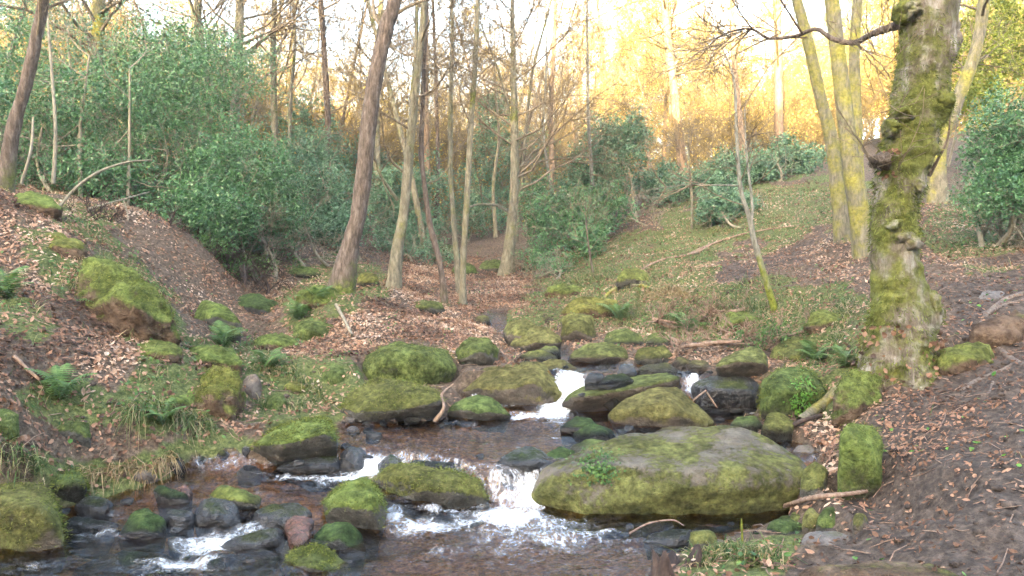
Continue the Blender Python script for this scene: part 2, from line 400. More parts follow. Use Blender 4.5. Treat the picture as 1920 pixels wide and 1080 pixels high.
b = nt.nodes.new('ShaderNodeBump'); b.inputs['Strength'].default_value = .6; b.inputs['Distance'].default_value = .035; nt.links.new(hgt, b.inputs['Height'])
nt.links.new(b.outputs[0], bs.inputs['Normal'])
tr = N(nt, 'ShaderNodeBsdfTransparent'); tr.inputs[0].default_value = (.80, .56, .29, 1)
gl = N(nt, 'ShaderNodeBsdfGlossy'); gl.inputs['Roughness'].default_value = .02; gl.inputs['Color'].default_value = (1, 1, 1, 1)
nt.links.new(b.outputs[0], gl.inputs['Normal'])
fr = N(nt, 'ShaderNodeFresnel'); fr.inputs['IOR'].default_value = 1.38; nt.links.new(b.outputs[0], fr.inputs['Normal'])
mx = N(nt, 'ShaderNodeMixShader'); nt.links.new(fr.outputs[0], mx.inputs[0]); nt.links.new(tr.outputs[0], mx.inputs[1]); nt.links.new(gl.outputs[0], mx.inputs[2])
mf = N(nt, 'ShaderNodeMixShader'); nt.links.new(foam, mf.inputs[0]); nt.links.new(mx.outputs[0], mf.inputs[1]); nt.links.new(bs.outputs[0], mf.inputs[2])
nt.links.new(mf.outputs[0], nt.nodes['Material Output'].inputs[0])
M['water'] = m

# ------------------------------------------------------------------ the stream: levels and outline
def lip1(x): return np.interp(x, [-3, -1.2, -.75, -.35, -.05, .25, 3], [5.15, 5.12, 5.02, 4.86, 4.70, 4.72, 4.9])
def water_z(x, y):
    low = np.where(x < -.25, .10 * sstep(4.15, 4.85, y) * sstep(-.25, -.6, x), 0.0)
    z = low + (.215 - low) * sstep(-.16, .06, y - lip1(x))
    z = z + .03 * sstep(5.0, 6.0, y)
    z = z + .255 * sstep(6.02, 6.5, y)
    z = z + .03 * sstep(6.6, 8.5, y)
    z = z + .16 * sstep(8.9, 9.7, y) + .25 * sstep(9.8, 13, y)
    return z
def wp(px, py, z):
    p = P(px, py, dep(py, z)); return (p[0], p[1])
STREAM = [(-4.0, 0.3), (-3.7, 2.2), (-3.2, 3.3)] + [wp(*a) for a in (
    (-100, 1010, .0), (60, 970, .02), (115, 950, .05), (200, 928, .07), (300, 908, .09), (340, 878, .10), (440, 862, .12),
    (500, 850, .2), (640, 800, .22), (700, 797, .23), (830, 785, .24), (900, 768, .25), (990, 745, .3), (1035, 700, .5),
    (1000, 672, .5), (960, 657, .5), (930, 640, .52), (915, 612, .66), (905, 596, .7))] + [(-.25, 10.3), (-.05, 10.4)] + [wp(*a) for a in (
    (950, 600, .7), (970, 640, .56), (1050, 650, .53), (1075, 668, .52), (1180, 682, .51), (1300, 690, .5), (1345, 706, .5), (1425, 712, .5), (1432, 765, .26),
    (1390, 790, .25), (1420, 812, .24), (1500, 860, .1), (1545, 930, .02), (1480, 965, .01), (1430, 985, 0), (1370, 1003, 0), (1300, 1022, 0), (1250, 1042, 0),
    (1215, 1090, 0))] + [(.35, 2.4), (-.6, 1.3), (-1.6, 0.3)]

# ------------------------------------------------------------------ boulders of the stream (outlines seen, level of the foot, depth); built below
RD = []
def rock(*a, **k): RD.append((a, k))
rock('huge flat-topped brown boulder with olive moss jutting into the lower pool', [(1005, 935), (1018, 890), (1075, 855), (1140, 832), (1225, 812), (1330, 804), (1400, 806), (1440, 825), (1490, 850), (1512, 880), (1518, 925), (1490, 948), (1420, 965), (1250, 980), (1100, 978), (1030, 965)],
     .0, 1.15, 'rock_slab', under=.05, ridge=[(1060, 905, .1), (1165, 905, .03), (1250, 897, .02), (1400, 892, .04), (1495, 893, .12)], sub=6, p=30, amp=.045)
rock('rounded moss-backed boulder beside the main spout of falling water', [(700, 897), (720, 878), (790, 871), (850, 877), (895, 900), (914, 935), (912, 965), (850, 958), (750, 946), (712, 928)], .0, .55, 'rock_green', [(800, 915)], sub=5, under=.3)
rock('pointed bright-green mossy rock with a dark wet foot in the pool', [(606, 938), (640, 905), (690, 897), (716, 925), (722, 960), (714, 1003), (680, 990), (640, 975), (610, 958)], .0, .42, 'rock_bright', [(690, 945, .0)], sub=5, p=30)
rock('wedge-shaped boulder with shaggy green moss above the white rapid', [(468, 842), (510, 805), (560, 787), (610, 784), (626, 800), (633, 842), (600, 855), (540, 864), (490, 858)], .19, .6, 'rock_bright', under=.2, ridge=[(605, 812, .1), (520, 838, 0)], sub=5, p=30)
rock('low moss hump tucked behind the wedge-shaped boulder', [(486, 822), (500, 796), (540, 785), (570, 792), (560, 825)], .24, .35, 'rock_green')
rock('black wet ledge at the foot of the wedge-shaped boulder', [(515, 882), (545, 860), (590, 850), (636, 850), (640, 878), (600, 888)], .10, .3, 'rock_dark', p=32)
rock('dark wet lip stone with a reddish neighbour over the small rapid', [(636, 850), (660, 834), (688, 848), (684, 884), (645, 888)], .10, .3, 'rock_dark')
rock('black stone splitting the small falls into two', [(706, 870), (725, 850), (752, 856), (762, 888), (722, 894)], .10, .25, 'rock_dark')
rock('thin dark lip stone just upstream of the moss-backed boulder', [(755, 878), (780, 862), (840, 862), (868, 872), (862, 884), (790, 886)], .14, .25, 'rock_dark')
rock('low wet brown rock washed by water beside the main spout', [(930, 868), (965, 842), (1000, 838), (1040, 858), (1045, 878), (985, 884)], .18, .35, 'rock_dark', amp=.08)
rock('half-sunk rock with a yellow-green mossy crest in the dark riffle', [(393, 928), (415, 911), (455, 917), (490, 932), (487, 948), (440, 958), (405, 943)], .05, .28, 'rock_bright')
rock('smooth round dark rock below the mossy-crested one', [(360, 955), (375, 938), (410, 934), (440, 945), (452, 972), (432, 992), (385, 992), (365, 978)], .02, .32, 'rock_dark')
rock('pyramid-shaped dark green rock standing in the shaded riffle', [(220, 1005), (245, 965), (275, 952), (308, 972), (313, 996), (286, 1014), (240, 1014)], .0, .28, 'rock_darkmoss', p=40)
rock('grey rounded wet stone under the earthy bank edge', [(138, 948), (160, 930), (195, 930), (212, 945), (205, 965), (160, 968)], .03, .25, 'rock_dark')
rock('thin tilted green slab beside a reddish stone in the riffle', [(288, 920), (300, 909), (350, 926), (356, 942), (330, 948), (300, 936)], .05, .18, 'rock_darkmoss', p=40)
rock('small reddish slab leaning on the thin tilted green slab', [(330, 914), (345, 906), (362, 922), (358, 938), (340, 934)], .06, .12, 'rock_red')
rock('broken dark stone between the pyramid rock and the round rock', [(305, 965), (330, 950), (362, 955), (365, 985), (335, 992), (312, 985)], .01, .2, 'rock_dark')
rock('flat wet shelf stone lapped by water under the bank', [(110, 985), (140, 968), (205, 972), (225, 985), (200, 1000), (130, 1002)], .0, .25, 'rock_dark')
rock('long low black rock lying across the left rapid', [(406, 1036), (425, 1014), (480, 995), (532, 988), (538, 1015), (500, 1032), (440, 1044)], -.03, .28, 'rock_dark', p=22)
rock('blocky black rock behind the red cobbles', [(470, 966), (500, 948), (560, 944), (584, 960), (578, 988), (520, 996), (488, 992)], .0, .3, 'rock_dark', p=40)
rock('shiny red-brown rounded stone, the larger of the red pair', [(529, 985), (540, 967), (570, 963), (589, 975), (586, 1000), (550, 1005)], .0, .18, 'rock_red', name='cobble', cat='stone', d0=3.98)
rock('smaller red-brown rounded stone leaning on the larger red one', [(537, 1000), (550, 982), (575, 985), (584, 1005), (560, 1014)], .0, .14, 'rock_red', name='cobble', cat='stone', d0=3.86)
rock('low brown wet stone at the foot of the red pair', [(538, 1012), (552, 1001), (574, 1000), (580, 1012), (560, 1022)], .0, .12, 'rock_red', name='cobble', cat='stone', d0=3.8)
rock('grey-green rounded boulder in front of the pointed mossy rock', [(586, 1002), (610, 980), (650, 974), (676, 994), (686, 1030), (645, 1042), (600, 1030)], -.02, .35, 'rock_darkmoss', sub=5)
rock('low smooth dark stone behind the green-capped cobble', [(520, 1040), (535, 1016), (575, 1010), (625, 1020), (634, 1045), (560, 1054)], -.03, .25, 'rock_dark')
rock('round rock with a fuzzy green cap at the pool edge', [(532, 1058), (550, 1030), (590, 1021), (625, 1034), (650, 1060), (640, 1084), (550, 1088)], -.04, .32, 'rock_green', sub=5)
rock('small dark wet rock beside the white left rapid', [(380, 1068), (400, 1044), (425, 1046), (432, 1070), (405, 1084)], -.04, .18, 'rock_dark')
rock('large olive-yellow mossy boulder leaning over the dark left pool', [(-150, 1040), (-120, 915), (-40, 900), (40, 904), (86, 908), (100, 935), (134, 1000), (126, 1032), (60, 1052), (-60, 1060)], -.03, .75, 'rock_oliveall', [(70, 960, .05)], sub=6, p=32)
rock('wet black stone breaking the surface of the dark left pool', [(-20, 1080), (0, 1060), (35, 1060), (48, 1080), (20, 1095)], -.05, .2, 'rock_dark')
rock('sunken green-brown slab under shallow water of the left pool', [(130, 1075), (200, 1040), (300, 1038), (360, 1060), (340, 1090), (200, 1100)], -.06, .4, 'rock_darkmoss', deep=.1)
rock('tiny wet rock in the foam below the earthy bank', [(444, 886), (458, 873), (480, 875), (492, 888), (465, 894)], .10, .15, 'rock_dark')
# middle pool
rock('broad green boulder under the leafy mound', [(680, 692), (690, 658), (720, 648), (800, 650), (838, 658), (853, 690), (846, 716), (800, 730), (740, 727), (688, 716)], .38, .85, 'rock_allmoss', [(800, 672, .05), (720, 668, .1)], sub=5, p=30)
rock('sloping mossy slab boulder above the cobble beach', [(634, 778), (665, 735), (700, 711), (760, 714), (822, 732), (832, 762), (800, 783), (700, 788), (650, 788)], .28, .75, 'rock_green', [(815, 750, .1), (720, 765, 0)], sub=5, p=30)
rock('smooth moss-topped rock with black foot at the pool head', [(836, 770), (855, 748), (900, 739), (935, 754), (958, 780), (935, 792), (860, 790)], .24, .4, 'rock_green', sub=5, under=.3)
rock('great dark-flanked boulder beside the upper white chute', [(860, 724), (900, 692), (960, 678), (1010, 675), (1030, 690), (1056, 745), (1052, 770), (960, 772), (895, 750)], .25, .8, 'rock_olive', [(1000, 715, .05), (940, 735, .0)], sub=5, p=30)
rock('mossy rock peering over the great dark-flanked boulder', [(1000, 692), (1030, 672), (1068, 677), (1084, 692), (1050, 706)], .46, .4, 'rock_olive')
rock('pale green rounded boulder at the tip of the leafy mound', [(855, 655), (880, 631), (915, 635), (934, 655), (932, 682), (895, 690), (860, 678)], .5, .45, 'rock_green', [(900, 660)], sub=5)
rock('long undercut slab with mossy back above the pool', [(1054, 757), (1075, 736), (1150, 715), (1240, 696), (1275, 700), (1280, 725), (1220, 758), (1180, 778), (1100, 784), (1062, 772)], .24, .75, 'rock_olive', under=.42, ridge=[(1080, 745, .0), (1200, 730, .02), (1262, 712, .1)], sub=5, p=32)
rock('humped yellow-green boulder leaning on the long undercut slab', [(1141, 778), (1170, 750), (1220, 726), (1265, 721), (1300, 755), (1340, 792), (1332, 805), (1260, 808), (1180, 796), (1150, 788)], .23, .65, 'rock_oliveall', [(1240, 765, .05)], sub=5, p=30)
rock('black wet block between the two side falls', [(1292, 722), (1330, 703), (1405, 706), (1426, 722), (1424, 762), (1380, 778), (1310, 774)], .25, .5, 'rock_dark', [(1340, 730, .02), (1400, 735, .02)], p=40, sub=5)
rock('thick dark-bellied rock overhanging the side falls', [(1340, 695), (1352, 666), (1390, 651), (1430, 657), (1442, 690), (1436, 714), (1370, 712)], .49, .5, 'rock_olive', under=.5, ridge=[(1365, 682, .0), (1430, 680, .05)], p=20, sub=5)
rock('bright mossy block with clover growing on its face', [(1426, 775), (1430, 715), (1455, 685), (1520, 688), (1550, 735), (1535, 780), (1470, 790)], .30, .6, 'rock_allmoss', [(1440, 740, .05), (1510, 735, .0)], sub=5, p=30)
rock('low green stone at the foot of the clover block', [(1368, 800), (1382, 781), (1415, 780), (1432, 796), (1420, 812), (1385, 812)], .24, .25, 'rock_allmoss')
rock('round moss-covered stone beside the low green stone', [(1426, 808), (1438, 778), (1465, 770), (1490, 790), (1485, 818), (1450, 822)], .25, .3, 'rock_allmoss')
rock('peaked mossy stone, the taller of a pair in the middle pool', [(1050, 802), (1080, 780), (1112, 785), (1132, 803), (1085, 816)], .23, .25, 'rock_darkmoss', p=32)
rock('tilted slab with a pale face, the lower of the middle pool pair', [(1074, 812), (1112, 793), (1146, 805), (1158, 822), (1130, 830), (1078, 826)], .22, .22, 'rock_darkmoss', p=40)
rock('dark mossy shoulder stone wedged behind the huge flat-topped boulder', [(1018, 888), (1024, 852), (1050, 836), (1078, 846), (1070, 885)], .15, .3, 'rock_darkmoss')
rock('green stone behind the dark mossy shoulder stone', [(1062, 858), (1075, 832), (1105, 820), (1135, 828), (1125, 858)], .2, .3, 'rock_green')
rock('flat wet stone in the shallows behind the huge flat-topped boulder', [(1225, 812), (1250, 800), (1300, 800), (1330, 812), (1290, 824)], .21, .25, 'rock_olive')
# upper reach
rock('brown mossy boulder in the upstream channel, the rear of a pair', [(943, 625), (952, 602), (985, 598), (1010, 612), (1010, 640), (965, 655)], .56, .5, 'rock_olive')
rock('brown mossy boulder with dark foot, the front of an upstream pair', [(955, 650), (975, 618), (1010, 611), (1046, 620), (1054, 646), (1025, 658), (975, 662)], .54, .5, 'rock_olive', sub=5)
rock('low green stone below the upstream pair of boulders', [(968, 672), (990, 658), (1025, 656), (1046, 668), (1040, 680), (990, 682)], .51, .3, 'rock_green')
rock('small bright green stone washed by the upstream water', [(1004, 664), (1020, 650), (1045, 650), (1052, 664), (1030, 670)], .53, .2, 'rock_bright')
rock('long low rock draped with dead bracken', [(1060, 674), (1090, 648), (1140, 643), (1172, 655), (1178, 674), (1120, 682)], .51, .45, 'rock_olive', sub=5)
rock('squarish mossy rock beside the bracken-draped one', [(1186, 678), (1198, 655), (1245, 647), (1262, 665), (1258, 682), (1220, 685)], .51, .35, 'rock_green')
rock('flat mossy plate at the edge of the upper pool', [(1195, 698), (1205, 687), (1255, 681), (1272, 692), (1262, 702), (1215, 706)], .5, .3, 'rock_green')
rock('round stone leaning beside the squarish mossy rock', [(1258, 684), (1272, 670), (1294, 672), (1300, 690), (1275, 694)], .5, .2, 'rock_olive')
rock('small brown stone under the fallen log', [(1285, 690), (1298, 676), (1330, 676), (1340, 692), (1310, 698)], .5, .25, 'rock_olive')
rock('black wet stone in the white upper chute', [(1096, 712), (1108, 697), (1128, 697), (1134, 710), (1112, 718)], .49, .15, 'rock_dark')
rock('shiny black angular stone upstream of the long slab', [(1157, 700), (1164, 683), (1186, 681), (1194, 698), (1176, 706)], .5, .18, 'rock_dark', p=40)
rock('dark low stone linking chute and long slab', [(1120, 722), (1138, 703), (1172, 700), (1190, 712), (1150, 728)], .47, .3, 'rock_darkmoss')
rock('cracked grey-brown rock face on the upstream bank', [(1050, 638), (1055, 595), (1080, 582), (1112, 590), (1118, 638), (1085, 645)], .56, .5, 'rock_olive', p=22)
rock('pale green weathered rock below the grassy slope', [(1128, 648), (1140, 622), (1175, 612), (1205, 625), (1208, 648), (1165, 654)], .56, .5, 'rock_green', p=32)
rock('mossy stone half buried in the upstream bank', [(1206, 645), (1218, 628), (1245, 622), (1262, 640), (1240, 655)], .58, .4, 'rock_green')
rock('dark mossy rock in the fern bank above the side falls', [(1440, 690), (1450, 650), (1490, 630), (1535, 645), (1545, 685), (1500, 700)], .55, .6, 'rock_allmoss', d0=6.6)
rock('upright mossy end of a buried slab beside the path', [(1572, 940), (1575, 832), (1592, 789), (1640, 793), (1655, 830), (1650, 900), (1630, 950)], .12, .55, 'rock_brightall', [(1585, 850, .0), (1630, 850, .02)], sub=5, p=32, lean=.12, deep=.34)
CAPS = []
for a_, k_ in RD:                              # the ground in front of a boulder lies no higher than its foot
    o_ = np.array(a_[1], float); d_ = k_.get('d0') or dep(o_[:, 1].max(), a_[2]); hw_ = (o_[:, 0].max() - o_[:, 0].min()) / 2 / F * d_
    CAPS.append(((o_[:, 0].max() + o_[:, 0].min() - 1920) / 2 / F * d_, d_, hw_, a_[2], a_[3]))

# ------------------------------------------------------------------ ground
CT = [  # pixel, pixel, distance: where the ground is seen
    (0, 350, 7.5), (0, 450, 6.4), (0, 600, 5.2), (0, 700, 4.7), (0, 780, 4.3), (60, 830, 4.4), (0, 880, 3.95), (200, 640, 5.7), (300, 720, 5.4), (420, 690, 5.95), (445, 790, 5.3),
    (300, 800, 5.0), (180, 480, 6.8), (330, 600, 6.5), (350, 640, 6.4), (350, 440, 9), (100, 400, 8), (200, 430, 8), (560, 500, 11), (470, 500, 10.5), (130, 920, 4.5), (250, 880, 4.8), (350, 850, 5.1),
    (410, 610, 7.9), (470, 600, 8.3), (470, 560, 9.6), (480, 690, 6.9), (490, 780, 5.8), (560, 690, 7.0), (600, 760, 6.0), (560, 560, 8.7),
    (0, 300, 11), (300, 350, 14), (560, 440, 15), (-300, 400, 8), (-300, 700, 5), (-400, 250, 14),
    (640, 535, 8.5), (740, 545, 10), (700, 570, 8.6), (760, 592, 8.3), (640, 640, 7.3), (690, 660, 7.0), (820, 620, 7.9), (900, 612, 8.5), (870, 650, 7.3), (870, 590, 10.3), (870, 540, 11.5), (800, 560, 10.4),
    (950, 512, 14), (700, 450, 20), (900, 440, 20), (1100, 390, 20), (1000, 540, 12), (1050, 560, 10.8), (1100, 600, 9.6), (1180, 630, 8.8), (1270, 640, 8.2), (1330, 650, 7.8), (1440, 650, 7.3),
    (1200, 560, 9.8), (1150, 500, 12), (1340, 500, 10.3), (1300, 580, 8.9), (1450, 590, 8), (1500, 470, 10.6), (1280, 400, 15), (1450, 330, 18), (1600, 400, 10.5), (1600, 480, 9.0), (1560, 560, 7.6), (1520, 640, 6.7), (1600, 640, 6.2),
    (1760, 385, 11.2), (1900, 420, 10), (1920, 300, 15), (1920, 540, 6.8), (1850, 600, 6.1), (1800, 480, 8.5), (1690, 700, 5.55), (1760, 690, 5.4), (1640, 705, 5.6), (1560, 720, 5.7), (1750, 760, 4.85), (1620, 780, 5.0), (1560, 800, 5.1),
    (1800, 860, 4.05), (1900, 900, 3.6), (1920, 740, 4.6), (1700, 860, 4.15), (1650, 960, 3.75), (1560, 990, 3.7), (1480, 1010, 3.65), (1600, 1080, 3.1), (1920, 1080, 2.75), (1800, 980, 3.3), (1400, 1060, 3.4), (1300, 1080, 3.45),
    (1490, 830, 5.15), (1540, 880, 4.6), (2200, 700, 4.8), (2200, 950, 3.2), (2200, 400, 10)]
def far_z(x, y):
    left = 6 * np.tanh(np.maximum(-x - 4, 0) / 22.0); right = 6.5 * np.tanh(np.maximum(x - 3, 0) / 24.0)
    z = .3 + .085 * np.clip(y, 0, 20) + left * sstep(-30, 8, y) + right * sstep(-30, 8, y) + .07 * np.maximum(y - 20, 0) - .03 * np.maximum(y - 80, 0)
    z = z + 22 * sstep(-10, -42, y + 2.0 * np.sin(x / 9.0)) + 1.2 * np.sin(x / 7.0 + 1) * sstep(-30, -42, y)  # unseen ridge behind the camera, added to keep low sun off the near valley
    return z
c3 = [P(*a) for a in CT] + [np.array([x, y, far_z(np.array([x]), np.array([y]))[0] + dz]) for x, y, dz in (
    (-14, 26, 0), (0, 27, 0), (14, 26, 0), (-15, 15, 0), (15, 15, 0), (-12, 3, 0), (12, 3, 0), (-5, 0, .4), (0, 0, -.1), (3, 0, .2), (-8, -4, 0), (6, -4, 0), (1.5, 2, -.1), (-4.5, 2.5, .3))]
c3 = np.array(c3); CXY = c3[:, :2]
def tps(r2): return np.where(r2 > 0, .5 * r2 * np.log(r2 + 1e-12), 0)
nC = len(c3)
A = np.zeros((nC + 3, nC + 3)); d2 = ((CXY[:, None] - CXY[None]) ** 2).sum(-1)
A[:nC, :nC] = tps(d2) + .03 * np.eye(nC); A[:nC, nC] = 1; A[:nC, nC + 1:] = CXY; A[nC:, :nC] = A[:nC, nC:].T
W = np.linalg.solve(A, np.concatenate([c3[:, 2], np.zeros(3)]))
def rbf(x, y):
    out = np.zeros(len(x))
    for s in range(0, len(x), 20000):
        xs, ys = x[s:s + 20000], y[s:s + 20000]
        r2 = (xs[:, None] - CXY[None, :, 0]) ** 2 + (ys[:, None] - CXY[None, :, 1]) ** 2
        out[s:s + 20000] = tps(r2) @ W[:nC] + W[nC] + W[nC + 1] * xs + W[nC + 2] * ys
    return out

PATH = [[(1640, 790), (1760, 700), (1780, 600), (1760, 545), (1850, 510), (2300, 430), (2400, 1400), (1450, 1400), (1500, 1060), (1600, 1010), (1570, 950), (1580, 900), (1620, 800)],
        [(1335, 490), (1400, 475), (1480, 460), (1560, 440), (1530, 470), (1440, 510), (1385, 555), (1345, 525)]]
GREEN = [[(1010, 560), (1060, 480), (1200, 420), (1330, 440), (1340, 520), (1440, 530), (1560, 520), (1640, 560), (1640, 700), (1560, 720), (1440, 640), (1300, 650), (1180, 640), (1080, 610)],
         [(880, 540), (1010, 530), (1080, 580), (1050, 610), (920, 600)], [(1780, 380), (1920, 380), (1920, 500), (1790, 500), (1730, 440)],
         [(1240, 1100), (1300, 1000), (1400, 1010), (1500, 1020), (1480, 1100)], [(130, 470), (250, 480), (340, 580), (340, 650), (220, 640), (140, 530)],
         [(330, 640), (460, 660), (460, 800), (360, 800), (240, 800), (240, 700)], [(0, 840), (140, 850), (420, 810), (480, 850), (330, 880), (120, 960), (0, 920)], [(520, 560), (640, 480), (720, 530), (680, 580), (560, 640)],
         [(450, 640), (640, 660), (680, 720), (620, 790), (470, 790)], [(80, 350), (180, 390), (250, 470), (180, 460), (60, 380)], [(1480, 680), (1640, 720), (1560, 800), (1440, 780)], [(1150, 430), (1300, 380), (1450, 330), (1600, 330), (1680, 420), (1560, 430), (1400, 465), (1330, 480)],
         [(0, 520), (60, 540), (110, 600), (60, 640), (0, 620)], [(60, 700), (160, 690), (260, 720), (240, 780), (120, 790), (50, 760)], [(40, 420), (130, 440), (180, 520), (120, 540), (40, 480)]]
LITTER = [[(-400, 300), (20, 350), (130, 420), (250, 500), (170, 560), (340, 650), (470, 690), (460, 760), (300, 760), (100, 850), (-400, 900)],
          [(640, 540), (720, 560), (930, 620), (930, 640), (850, 660), (700, 650), (560, 720), (500, 700), (560, 620)], [(350, 480), (560, 520), (540, 580), (380, 540)],
          [(740, 560), (720, 500), (900, 470), (1040, 530), (900, 590)], [(1640, 800), (1760, 710), (1900, 760), (1700, 900)], [(1440, 820), (1560, 800), (1560, 900), (1500, 900)]]
def cover(x, y, z):
    """soft map of mud (red) and green cover (green), noise-edged"""
    px, py = proj(np.stack([x, y, z], 1))
    jx = n2(x, y, .5, 3, 5) * 45; jy = n2(x, y, .5, 3, 9) * 45
    px = px + jx; py = py + jy
    mud = np.zeros(len(x)); gr = np.full(len(x), .25); lit = np.full(len(x), .35)
    for p in PATH: mud = np.maximum(mud, inpoly(px, py, p))
    for p in GREEN: gr = np.where(inpoly(px, py, p), .64 if p is GREEN[0] else .68, gr)
    keepg = np.zeros(len(x), bool)
    for p in GREEN[4:10] + GREEN[12:]: keepg |= inpoly(px, py, p)
    for p in LITTER: lit = np.where(inpoly(px, py, p) & ~keepg, 1.0, lit)
    out = (px < -500) | (px > 2500) | (py > 1500) | (y < 1)
    mud = np.where(out, 0, mud); gr = np.where(out, .4, gr)
    gr = np.where(lit > .9, np.minimum(gr, .32), gr); gr = np.where(mud > .5, .02, gr)
    return mud, gr, lit
def ground_full(x, y):
    fz = far_z(x, y)
    d = np.maximum(np.maximum(np.abs(x) - 9, y - 21), 1.0 - y)
    w = sstep(0, 7, d)
    z = fz.copy(); near = w < 1
    z[near] = (1 - w[near]) * rbf(x[near], y[near]) + w[near] * fz[near]
    amp = 1 + 2 * w
    z = z + amp * (.08 * n2(x, y, .9, 3, 1) + .055 * n2(x, y, .28, 3, 2) + .028 * n2(x, y, .12, 3, 4))
    zw = water_z(x, y)
    nb = (np.abs(x) < 6) & (y > 0) & (y < 14)
    ins = np.zeros(len(x), bool); dist = np.full(len(x), 9.0)
    ins[nb] = inpoly(x[nb], y[nb], STREAM); dist[nb] = distpoly(x[nb], y[nb], STREAM)
    bed = zw - .05 - .14 * sstep(0, .45, dist) + .05 * n2(x, y, .25, 3, 3)
    bed = np.where(ins, np.minimum(bed, zw - .02), bed)
    bank = np.maximum(z, zw + .05 * sstep(0, .12, dist) + .04 * sstep(.1, .6, dist))
    z = np.where(nb, np.where(ins, bed, np.where(dist < 2.5, bank, z)), z)
    for cx_, d_, hw_, zb_, th_ in CAPS:
        q = (np.abs(x - cx_) < hw_ + 1.0) & (y > d_ - 1.3) & (y < d_ + th_ * .45)
        cap = zb_ + .01 + 1.1 * np.maximum(np.abs(x[q] - cx_) - hw_ * .9, 0) + .9 * np.maximum(d_ - .55 - y[q], 0)
        z[q] = np.minimum(z[q], cap)
    return z, ins, dist

def axis(*segs):
    out = []
    for a, b, s in segs: out.append(np.arange(a, b, s))
    return np.concatenate(out + [[segs[-1][1]]])
GX = axis((-130, -40, 6), (-40, -14, 1.5), (-14, -7, .3), (-7, 6, .05), (6, 14, .3), (14, 40, 1.5), (40, 130, 6))
GY = axis((-100, -46, 5), (-46, -8, 1.5), (-8, 1, .3), (1, 12, .05), (12, 22, .12), (22, 50, 1.0), (50, 170, 5))
gx, gy = np.meshgrid(GX, GY); gxf, gyf = gx.ravel(), gy.ravel()
gz, g_in, g_dist = ground_full(gxf, gyf)
mud, gr, lit = cover(gxf, gyf, gz)
GZ = gz.reshape(gx.shape)
def grid_at(G, x, y):
    x = np.atleast_1d(np.asarray(x, float)); y = np.atleast_1d(np.asarray(y, float))
    i = np.clip(np.searchsorted(GX, x) - 1, 0, len(GX) - 2); j = np.clip(np.searchsorted(GY, y) - 1, 0, len(GY) - 2)
    u = (x - GX[i]) / (GX[i + 1] - GX[i]); v = (y - GY[j]) / (GY[j + 1] - GY[j])
    return G[j, i] * (1 - u) * (1 - v) + G[j, i + 1] * u * (1 - v) + G[j + 1, i] * (1 - u) * v + G[j + 1, i + 1] * u * v
def gheight(x, y): return grid_at(GZ, x, y)
def gnormal(x, y, e=.08):
    dx = (gheight(x + e, y) - gheight(x - e, y)) / (2 * e); dy = (gheight(x, y + e) - gheight(x, y - e)) / (2 * e)
    n = np.stack([-dx, -dy, np.ones_like(dx)], 1); return n / np.linalg.norm(n, axis=1)[:, None]
def hit(px, py, d0=2.5, d1=70):               # where that direction first meets the ground
    r = ray(px, py); ds = np.concatenate([np.arange(d0, 14, .02), np.arange(14, d1, .2)])
    pts = np.array([0, 0, CAM_H])[None] + r[None] * (ds / r[1])[:, None]
    below = pts[:, 2] < gheight(pts[:, 0], pts[:, 1])
    k = int(np.argmax(below)) if below.any() else len(ds) - 1
    p = pts[k].copy(); p[2] = gheight(p[0], p[1])[0]; return p
nx, ny = len(GX), len(GY)
ii = (np.arange(ny - 1)[:, None] * nx + np.arange(nx - 1)[None]).ravel()
Q = np.stack([ii, ii + 1, ii + nx + 1, ii + nx], 1)
bedmask = np.where(g_in, sstep(.0, .10, g_dist), 0.0)
cov = np.stack([mud * .9, gr, bedmask, np.ones_like(mud)], 1)
obj('ground', mesh('ground', np.stack([gxf, gyf, gz], 1), [Q], M['ground'], attrs={'cover': ('POINT', cov)}), kind='structure', label='leaf-strewn woodland valley floor with stream bed and muddy path')

